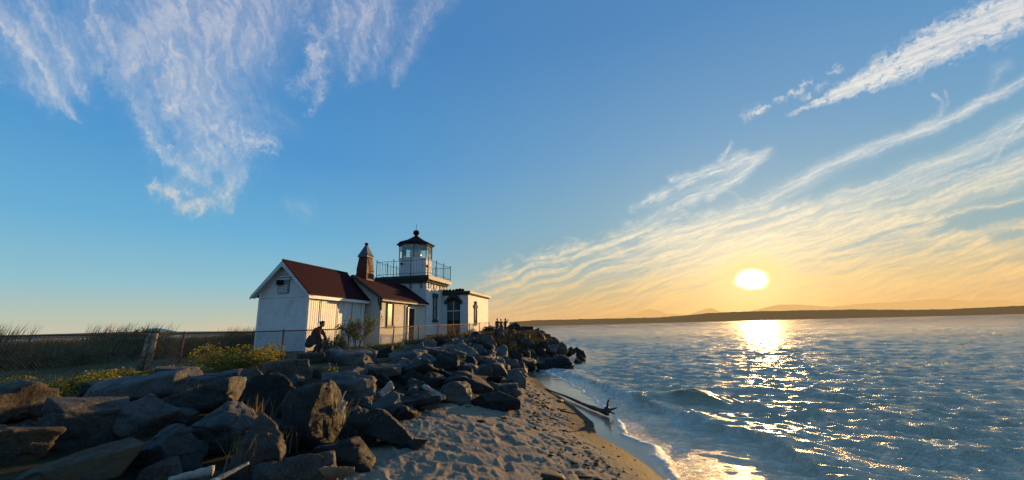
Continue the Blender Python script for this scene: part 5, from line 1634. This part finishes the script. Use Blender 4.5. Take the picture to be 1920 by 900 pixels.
def headl(x, y):
    db = sdist(x, y, TOE)
    hx, hy = x + 6.77, y - 31.43
    la = hx * .982 - hy * .191; lb = hx * .191 + hy * .982
    return (db > .9) & ~((la < 2.6) & (lb < 10.6)) & (fbm(x * .7, y * .7, 3, 81) > .40)


grass_patch('headland_grass', (-6, 4.6, 24, 44), 12000, .55, LM['brush'], 'rough brown grass and brush covering the point beyond the lighthouse', .5, .02, headl)
for i, (px, py, Y, w, h) in enumerate([(915, 622, 37, 30, 16), (950, 625, 38, 36, 20), (985, 636, 36, 36, 18), (930, 645, 33, 44, 24), (975, 655, 31, 44, 22), (1005, 650, 33, 30, 18), (900, 640, 31, 34, 16), (940, 665, 28, 36, 20), (1000, 668, 28.5, 26, 14), (890, 660, 27.5, 34, 18), (965, 622, 41, 26, 12), (910, 672, 25.5, 26, 14)]):
    lab = ['brush below the corner of the annex', 'brush under the feet of the three people', 'brush on the upper skyline slope', 'brush in the middle of the point, under the three people', 'brush in the middle right of the point', 'brush near the tip, under the sloping boulder', 'brush directly under the annex window', 'brush low on the point above the reddish block', 'brush low on the tip beside the surf rock', 'brush low on the left of the point', 'brush hiding the round skyline boulder', 'lowest brush, above the pale square block'][i]
    c = at_y(px, py, Y)
    bush('brush_clump', px, py, Y, w * 1.2, h * 1.3, 'dark brown green ' + lab, 'bush', LM['brush'], 1500, .085, 'dark brush on the point', seed=300 + i, base=max(c[2] - h * Y / 765 * .6, 0.05), ry=1.0)


# tufts of dry stalks between the near boulders
def tuft(px, py, Y, n, h, lab, mat='drygrass', width=.0035, seed=1):
    rng = np.random.default_rng(seed)
    c = at_y(px, py, Y)
    B = np.stack([rng.normal(0, .09, n), rng.normal(0, .06, n), np.zeros(n)], -1)
    o = blades('dry_grass_tuft', rng, B, h, LM[mat], None, .45, width, (.0, 0))
    o.location = tuple(c); tag(o, lab, 'grass', 'dry grass tufts between the boulders')


tuft(508, 866, 4.9, 22, .36, 'dry grass tuft with tall thin stems in front of the dark boulders', seed=1)
tuft(530, 850, 5.1, 14, .3, 'dry grass tuft leaning right beside the tall thin stems', seed=2)
tuft(478, 800, 5.6, 46, .45, 'dry grass tuft on top of the tall brown rock', seed=3)
tuft(640, 800, 5.9, 46, .42, 'hanging dry grass tuft beside the narrow dark rock', seed=4)
tuft(452, 880, 4.5, 30, .4, 'dry grass tuft at the bottom edge by the white log', seed=5)


# ------------------------------------------------------------------ driftwood
MAT['drift'] = surf('bleached_driftwood', (.34, .30, .25), (.22, .19, .16), 7, .8, .5, .008, c3=(.22, .18, .14), s3=3)
MAT['drifts'] = surf('white_split_wood', (.34, .30, .25), (.24, .21, .17), 9, .8, .4, .005)
MAT['wetwood'] = surf('wet_dark_branch', (.045, .030, .020), (.025, .018, .013), 12, .5, .6, .01)
MAT['bark'] = surf('brown_bark_wood', (.22, .12, .06), (.12, .065, .035), 9, .8, .6, .01)


def wob_tube(pts, rads, seed, n=10, amp=.12, sub=5):
    "knotty limb: interpolated path with uneven section"
    rng = random.Random(seed)
    P = []; Rr = []
    for i in range(len(pts) - 1):
        for k in range(sub):
            f = k / sub
            p = Vector(pts[i]).lerp(Vector(pts[i + 1]), f)
            rad = rads[i] + (rads[i + 1] - rads[i]) * f
            P.append(p + Vector((rng.uniform(-1, 1), rng.uniform(-1, 1), rng.uniform(-1, 1))) * rad * amp)
            Rr.append(rad * rng.uniform(.88, 1.12))
    P.append(Vector(pts[-1])); Rr.append(rads[-1])
    mb = MB().tube(P, Rr, n)
    mb.v = [tuple(np.array(v) + np.array([rng.uniform(-1, 1) for _ in range(3)]) * rads[0] * .06) for v in mb.v]
    return mb


def make_branch():
    A = at_z(1022, 729, .06); B = at_z(1060, 744, .05); C = at_z(1100, 763, .04); D = at_z(1138, 778, .05)
    root = empty('driftwood_branch', (D[0], D[1], 0), 'long dark driftwood branch with a root end lying across the swash line', 'driftwood')
    L = lambda p, dz=0: (p[0] - D[0], p[1] - D[1], p[2] + dz)
    wob_tube([L(A), L(B, .02), L(C, .04), L(D, .05)], [.02, .034, .048, .07], 3, 10).build('trunk', MAT['wetwood'], root, smooth=True)
    for i, (dx, dy, dz, r) in enumerate([(.07, .07, .22, .034), (.24, .04, .04, .028), (.12, -.22, -.03, .028), (-.04, -.30, -.05, .024), (.18, .12, .01, .022)]):
        b = wob_tube([(0, 0, .16), (dx * .5, dy * .5, .16 + dz * .45), (dx, dy, .16 + dz), (dx + .05, dy, .17 + dz * 1.2)], [.09, r, r * .7, .012], 10 + i, 8)
        b.build('root_prong', MAT['wetwood'], root, smooth=True)


make_branch()


def log(name, a, b, r0, r1, mat, label, seed=1, seg=4):
    c = (np.array(a) + np.array(b)) / 2
    pts = [tuple(np.array(a) + (np.array(b) - np.array(a)) * f - c) for f in np.linspace(0, 1, seg)]
    o = wob_tube(pts, list(np.linspace(r0, r1, seg)), seed, 10, .1).build(name, mat, None, smooth=True)
    o.location = tuple(map(float, c))
    return tag(o, label, 'driftwood')


def pxl(x, y, Y): return tuple(at_y(x, y, Y))


log('driftwood_log', pxl(712, 742, 8.3), pxl(734, 722, 8.5), .07, .085, MAT['drifts'], 'short fat white driftwood stump propped on the grey block', 1)
log('driftwood_stick', pxl(736, 737, 8.6), pxl(756, 741, 8.6), .03, .02, MAT['drifts'], 'small pale stick right of the white stump', 2)
log('driftwood_board', pxl(636, 773, 6.0), pxl(649, 753, 6.1), .035, .025, MAT['drifts'], 'split white board standing between the black boulder and grey slab', 3)
log('driftwood_stick', pxl(632, 764, 6.05), pxl(648, 734, 6.2), .016, .010, MAT['drift'], 'thin pale stick leaning above the split white board', 4)
log('driftwood_stick', pxl(470, 770, 6.0), pxl(488, 796, 5.7), .028, .022, MAT['drifts'], 'pale stick slanting down right of the rounded grey green boulder', 5)
log('driftwood_stick', pxl(462, 812, 5.3), pxl(482, 800, 5.4), .022, .03, MAT['drift'], 'pale flaky wood scrap beside the slanting stick', 6)
log('driftwood_log', pxl(316, 900, 3.75), pxl(400, 882, 3.9), .025, .042, MAT['drifts'], 'thick bleached log lying across the bottom edge', 7)
log('driftwood_log', pxl(395, 905, 3.7), pxl(466, 868, 4.0), .024, .012, MAT['drift'], 'grey weathered branch right of the thick bleached log', 8)
log('driftwood_log', pxl(604, 888, 4.15), pxl(664, 882, 4.25), .065, .03, MAT['bark'], 'brown rotten log on the sand at the foot of the bank', 9)
log('driftwood_stick', pxl(764, 655, 19), pxl(782, 668, 19), .04, .02, MAT['drift'], 'grey stick lying on the flat slabs at mid bank', 11)
log('driftwood_log', pxl(795, 725, 9.8), pxl(832, 746, 9.0), .06, .05, MAT['drift'], 'buried pale log slanting into the sand below the mossy rock', 12)
log('driftwood_stick', pxl(1050, 770, 11), pxl(1088, 778, 10.9), .02, .012, MAT['wetwood'], 'dark stick on the wet sand left of the root end', 13)


# ------------------------------------------------------------------ wrack line debris (uncountable)
def debris(name, n, seed, label, mat, smin, smax, fn, flat=.35):
    rng = np.random.default_rng(seed)
    V0, F0 = ico(1)
    VV = []; FF = []; k = 0; tries = 0
    while k < n and tries < n * 60:
        tries += 1
        p = fn(rng)
        if p is None: continue
        x, y = p
        s = rng.uniform(smin, smax) * (1 if rng.random() > .08 else 1.9)
        sc3 = np.array([s * rng.uniform(.6, 1.8), s * rng.uniform(.5, 1), s * flat * rng.uniform(.6, 1.3)])
        a = rng.uniform(0, 6.28)
        P = V0 * (1 + .3 * rng.normal(0, 1, (len(V0), 1)) * .6) * sc3
        P = np.stack([P[:, 0] * math.cos(a) - P[:, 1] * math.sin(a), P[:, 0] * math.sin(a) + P[:, 1] * math.cos(a), P[:, 2]], -1)
        P += np.array([x, y, ground_z(x, y) + s * flat * .3])
        VV.append(P); FF.append(F0 + k * len(V0)); k += 1
    me = np_mesh(name, np.concatenate(VV), np.concatenate(FF), mat, smooth=False)
    o = put(bpy.data.objects.new(name, me))
    return tag(o, label, 'debris', kind='stuff')


MAT['weed'] = surf('brown_seaweed', (.045, .030, .012), (.025, .018, .009), 20, .8, .3, .004, spec=.2)
MAT['pebble'] = surf('wet_pebbles', (.09, .075, .06), (.05, .045, .04), 12, .55, .2, .003, spec=.4)


def wrack(rng):
    Y = rng.uniform(5.2, 20); X = rng.uniform(-2.5, 2.5)
    d = float(sdist(np.array([X]), np.array([Y]), SHORE)[0])
    k = math.exp(-((d - 1.15) / .5) ** 2) * (.35 + .65 * float(fbm(np.array([X * 1.5]), np.array([Y * 1.5]), 3, 5)[0] > .5)) + .05
    if d < .15 or float(sdist(np.array([X]), np.array([Y]), TOE)[0]) > .1: return None
    return (X, Y) if rng.random() < k else None


def wetp(rng):
    Y = rng.uniform(5.5, 12); X = rng.uniform(-.5, 2.5)
    d = float(sdist(np.array([X]), np.array([Y]), SHORE)[0])
    return (X, Y) if .1 < d < 1.3 and rng.random() < .8 else None


debris('seaweed_debris', 420, 1, 'scraps of dark seaweed scattered along the wrack line', MAT['weed'], .012, .045, wrack)
debris('seaweed_clump_scatter', 26, 7, 'larger dark clumps of seaweed lying on the damp sand', MAT['weed'], .06, .13, wrack, .16)
debris('wet_pebbles', 130, 2, 'tiny shiny pebbles on the wet sand', MAT['pebble'], .006, .016, wetp, .6)


# ------------------------------------------------------------------ people
MAT['skin'] = surf('skin', (.36, .20, .13), (.30, .16, .10), 10, .5, 0)
MAT['hair'] = surf('black_hair', (.012, .010, .009), (.02, .015, .012), 30, .5, .4, .004)
MAT['maroon'] = surf('maroon_sweatshirt', (.13, .016, .016), (.08, .010, .012), 8, .9, .4, .01)
MAT['blackcloth'] = surf('black_cloth', (.018, .017, .02), (.03, .027, .03), 8, .9, .3, .01)
MAT['darkred'] = surf('dark_brown_trousers', (.05, .022, .018), (.03, .014, .012), 8, .9, .3, .01)
MAT['greycloth'] = surf('dark_grey_cloth', (.05, .055, .065), (.035, .037, .045), 8, .9, .3, .01)


def skin_mesh(name, joints, edges, radii, mat, parent, root=0, levels=1):
    me = bpy.data.meshes.new(name)
    me.from_pydata(joints, edges, [])
    o = bpy.data.objects.new(name, me); put(o, parent)
    m = o.modifiers.new('skin', 'SKIN'); m.use_smooth_shade = True
    for i, r in enumerate(radii):
        rx, ry = r if isinstance(r, tuple) else (r, r)
        me.skin_vertices[0].data[i].radius = (rx, ry)
        me.skin_vertices[0].data[i].use_root = (i == root)
    s = o.modifiers.new('sub', 'SUBSURF'); s.levels = levels; s.render_levels = levels
    dg = bpy.context.evaluated_depsgraph_get()
    ev = bpy.data.meshes.new_from_object(o.evaluated_get(dg))
    o.modifiers.clear(); o.data = ev; ev.name = name
    ev.materials.clear()
    for mm in (mat if isinstance(mat, list) else [mat]): ev.materials.append(mm)
    for p in ev.polygons: p.use_smooth = True
    return o


def assign_zones(o, fn):
    for p in o.data.polygons:
        p.material_index = fn(p.center)


def head_mesh(parent, c, fwd, up, mats, s=1.0, bun=False):
    "head with brow, nose, mouth and ears, plus a hair cap"
    V, F = ICO[4]
    P = V.copy()
    # local: x right, y forward, z up
    q = P.copy()
    q[:, 0] *= .076; q[:, 1] *= .095; q[:, 2] *= .118
    jaw = sstep(.0, -.11, q[:, 2]); q[:, 0] *= 1 - .28 * jaw; q[:, 1] += .012 * jaw
    def dab(x, y, z, r, amt, ax=1):
        w = np.exp(-(((q[:, 0] - x) / r) ** 2 + ((q[:, 2] - z) / r) ** 2)) * (q[:, 1] * np.sign(y) > 0)
        q[:, ax] += amt * w
    dab(0, 1, -.008, .016, .024); dab(0, 1, -.022, .014, .012)
    dab(-.03, 1, .006, .014, -.010); dab(.03, 1, .006, .014, -.010)
    dab(0, 1, -.058, .020, .006); dab(0, 1, -.047, .008, -.004); dab(0, 1, -.085, .022, .008)
    for sx in (-1, 1):
        w = np.exp(-(((q[:, 1] + .005) / .014) ** 2 + ((q[:, 2] - .0) / .026) ** 2)) * (q[:, 0] * sx > .05)
        q[:, 0] += sx * .016 * w
    f = Vector(fwd).normalized(); u = Vector(up).normalized(); r_ = f.cross(u).normalized(); u = r_.cross(f)
    Mx = np.array([r_, f, u])
    W = (q * s) @ Mx + np.array(c)
    me = np_mesh('head', W, F, mats[0]); h = put(bpy.data.objects.new('head', me), parent)
    # hair: shell over the crown and back
    keep = (V[:, 2] > .15 - .9 * sstep(.35, -.5, V[:, 1])) & ~((V[:, 1] > .55) & (V[:, 2] < .62))
    q2 = V * np.array([.086, .106, .128]) + np.array([0, -.006, .006]) + V * (.006 * (vn(V[:, 0] * 9, V[:, 2] * 9, 3) - .3))[:, None]
    idx = -np.ones(len(V), int); idx[keep] = np.arange(keep.sum())
    F2 = F[keep[F].all(1)]
    me = np_mesh('hair', ((q2 * s) @ Mx + np.array(c))[keep], idx[F2], mats[1]); put(bpy.data.objects.new('hair', me), parent)
    if bun:
        b = V * .045 + np.array([0, -.115, .035])
        put(bpy.data.objects.new('hair_bun', np_mesh('hair_bun', (b * s) @ Mx + np.array(c), F, mats[1])), parent)
    return h


def hand(parent, wrist, d, n, mat, curl=.5, side=1):
    "palm with four fingers of different lengths and a thumb, one continuous surface rooted in the palm"
    d = Vector(d).normalized(); n = Vector(n).normalized(); s = d.cross(n).normalized()
    w = Vector(wrist)
    J = [w, w + d * .045, w + d * .085]; E = [(0, 1), (1, 2)]; Rr = [(.026, .019), (.036, .016), (.038, .014)]
    for k, (off, ln) in enumerate(((-.030, .070), (-.010, .080), (.010, .076), (.029, .060))):
        b = len(J)
        p0 = w + d * .088 + s * off
        dd = d; pts = [p0]
        for j in range(3):
            ang = curl * (j + .6) * .55
            dd = (d * math.cos(ang) - n * math.sin(ang)).normalized()
            pts.append(pts[-1] + dd * ln * (.42, .32, .26)[j])
        J += pts; E += [(2, b), (b, b + 1), (b + 1, b + 2), (b + 2, b + 3)]; Rr += [.010, .0095, .0085, .007]
    b = len(J)
    t0 = w + d * .035 - s * side * .034
    J += [t0, t0 + (d * .6 - s * side * .7).normalized() * .034, t0 + (d * .85 - s * side * .5).normalized() * .062]
    E += [(1, b), (b, b + 1), (b + 1, b + 2)]; Rr += [.013, .011, .008]
    return skin_mesh('hand', [tuple(j) for j in J], E, Rr, mat, parent, 0, 1)


def crouching_person():
    Y = 19.2
    base = at_y(592, 652, Y); gz = ground_z(base[0], base[1])
    r = empty('person', (base[0] + .02, base[1], gz + .04), 'dark haired person in a maroon top bending forward behind the fence by the shed corner', 'person')
    r.scale = (1.1, 1.1, 1.1)
    # walking up the bank, hunched to the right, one arm reaching down
    J = {'pel': (-.12, 0, .60), 'bel': (-.10, 0, .76), 'che': (0, 0, .96), 'shC': (.06, 0, 1.07), 'neck': (.12, 0, 1.12), 'nk2': (.16, 0, 1.16),
         'lhip': (-.08, .11, .56), 'lkn': (.20, .15, .50), 'lan': (.02, .14, .11), 'lto': (.20, .14, .03),
         'rhip': (-.08, -.11, .56), 'rkn': (.18, -.15, .48), 'ran': (-.04, -.14, .11), 'rto': (.14, -.14, .03),
         'lsh': (.05, .18, 1.03), 'lel': (.20, .24, .80), 'lwr': (.31, .20, .58),
         'rsh': (.05, -.19, 1.02), 'rel': (.20, -.25, .78), 'rwr': (.31, -.21, .56)}
    R = {'pel': (.21, .20), 'bel': (.20, .18), 'che': (.22, .19), 'shC': (.16, .14), 'neck': .075, 'nk2': .06, 'lhip': .15, 'lkn': .10, 'lan': .07, 'lto': .045, 'rhip': .15, 'rkn': .10, 'ran': .07, 'rto': .045,
         'lsh': .095, 'lel': .072, 'lwr': .042, 'rsh': .095, 'rel': .072, 'rwr': .042}
    k = list(J); ix = {n: i for i, n in enumerate(k)}
    E = [('pel', 'bel'), ('bel', 'che'), ('che', 'shC'), ('shC', 'neck'), ('neck', 'nk2'), ('pel', 'lhip'), ('lhip', 'lkn'), ('lkn', 'lan'), ('lan', 'lto'), ('pel', 'rhip'), ('rhip', 'rkn'), ('rkn', 'ran'), ('ran', 'rto'),
         ('che', 'lsh'), ('lsh', 'lel'), ('lel', 'lwr'), ('che', 'rsh'), ('rsh', 'rel'), ('rel', 'rwr')]
    b = skin_mesh('body', [J[n] for n in k], [(ix[a], ix[c]) for a, c in E], [R[n] for n in k], [MAT['maroon'], MAT['darkred'], MAT['blackcloth']], r, 0, 2)
    assign_zones(b, lambda c: 2 if c.z < .09 else (1 if c.z < .62 and not (c.x > .24 and abs(c.y) > .15) else 0))
    head_mesh(r, (.19, 0, 1.255), (.92, 0, -.38), (.38, 0, .92), (MAT['skin'], MAT['hair']), 1.05, bun=True)
    hand(r, J['lwr'], (.45, 0, -.9), (-.8, 0, -.4), MAT['skin'], .6, 1)
    hand(r, J['rwr'], (.45, 0, -.9), (-.8, 0, -.4), MAT['skin'], .6, -1)
    # jacket knotted round the waist, hanging at the back
    V, F = ICO[3]
    P = V * np.array([.20, .25, .27]) + np.array([-.22, 0, .56]); P[:, 0] += .06 * (vn(V[:, 1] * 4, V[:, 2] * 4, 5) - .5); P[:, 0] -= .08 * sstep(.6, .35, P[:, 2])
    put(bpy.data.objects.new('tied_jacket', np_mesh('tied_jacket', P, F, MAT['blackcloth'])), r)


def standing_person(px, pyt, Y, label, arms, mats, face=(1, .2, 0), h=1.7, lean=0):
    top = at_y(px, pyt, Y); gz = top[2] - h
    r = empty('person', (top[0], top[1], gz), label, 'person')
    f = Vector(face).normalized(); s = Vector((f.y, -f.x, 0))
    def W(a, b, z): v = f * a + s * b; return (v.x, v.y, z * h / 1.7)
    J = {'pel': W(0, 0, .95), 'bel': W(.01, 0, 1.08), 'che': W(.02 + lean, 0, 1.28), 'nk': W(.02 + lean, 0, 1.44), 'n2': W(.03 + lean, 0, 1.5)}
    R = {'pel': (.15, .12), 'bel': (.135, .11), 'che': (.16, .12), 'nk': .055, 'n2': .05}
    E = [('pel', 'bel'), ('bel', 'che'), ('che', 'nk'), ('nk', 'n2')]
    for q, sd in (('l', 1), ('r', -1)):
        J[q + 'h'] = W(0, .09 * sd, .88); J[q + 'k'] = W(.03, .10 * sd, .49); J[q + 'a'] = W(-.01, .11 * sd, .09); J[q + 't'] = W(.15, .12 * sd, .03)
        R.update({q + 'h': .095, q + 'k': .062, q + 'a': .042, q + 't': .034})
        E += [('pel', q + 'h'), (q + 'h', q + 'k'), (q + 'k', q + 'a'), (q + 'a', q + 't')]
        J[q + 's'] = W(.02 + lean, .19 * sd, 1.38); R[q + 's'] = .062
        e, w = arms[0 if sd > 0 else 1]
        J[q + 'e'] = W(e[0] + lean, e[1] * sd, e[2]); J[q + 'w'] = W(w[0] + lean, w[1] * sd, w[2]); R[q + 'e'] = .045; R[q + 'w'] = .032
        E += [('che', q + 's'), (q + 's', q + 'e'), (q + 'e', q + 'w')]
    k = list(J); ix = {n: i for i, n in enumerate(k)}
    b = skin_mesh('body', [J[n] for n in k], [(ix[a], ix[c]) for a, c in E], [R[n] for n in k], [mats[0], mats[1]], r, 0, 2)
    assign_zones(b, lambda c: 1 if c.z < .92 * h / 1.7 else 0)
    head_mesh(r, W(.04 + lean, 0, 1.585), tuple(f), (0, 0, 1), (MAT['skin'], MAT['hair']), 1.0)
    for q, sd in (('l', 1), ('r', -1)):
        a = Vector(J[q + 'w']) - Vector(J[q + 'e'])
        hand(r, J[q + 'w'], a, f * -1 if abs(a.normalized().z) > .6 else (0, 0, 1), MAT['skin'], .7, sd)


crouching_person()
down = ((.0, .24, 1.12), (.06, .24, .88)); phone = ((.14, .22, 1.22), (.30, .10, 1.48)); hip = ((-.04, .32, 1.14), (.08, .18, 1.0))
standing_person(932, 597, 45, 'leftmost of the three people standing on the point, slim with loose arms', (down, down), (MAT['blackcloth'], MAT['greycloth']), (.6, 1, 0), 1.72)
standing_person(939.5, 598, 44.6, 'middle of the three people on the point, hand on hip', (hip, down), (MAT['greycloth'], MAT['blackcloth']), (-.3, 1, 0), 1.66)
standing_person(947, 597, 44.8, 'rightmost of the three people on the point, raising a phone towards the sunset', (phone, phone), (MAT['blackcloth'], MAT['blackcloth']), (.9, .6, 0), 1.72)
sc.render.engine = 'CYCLES'
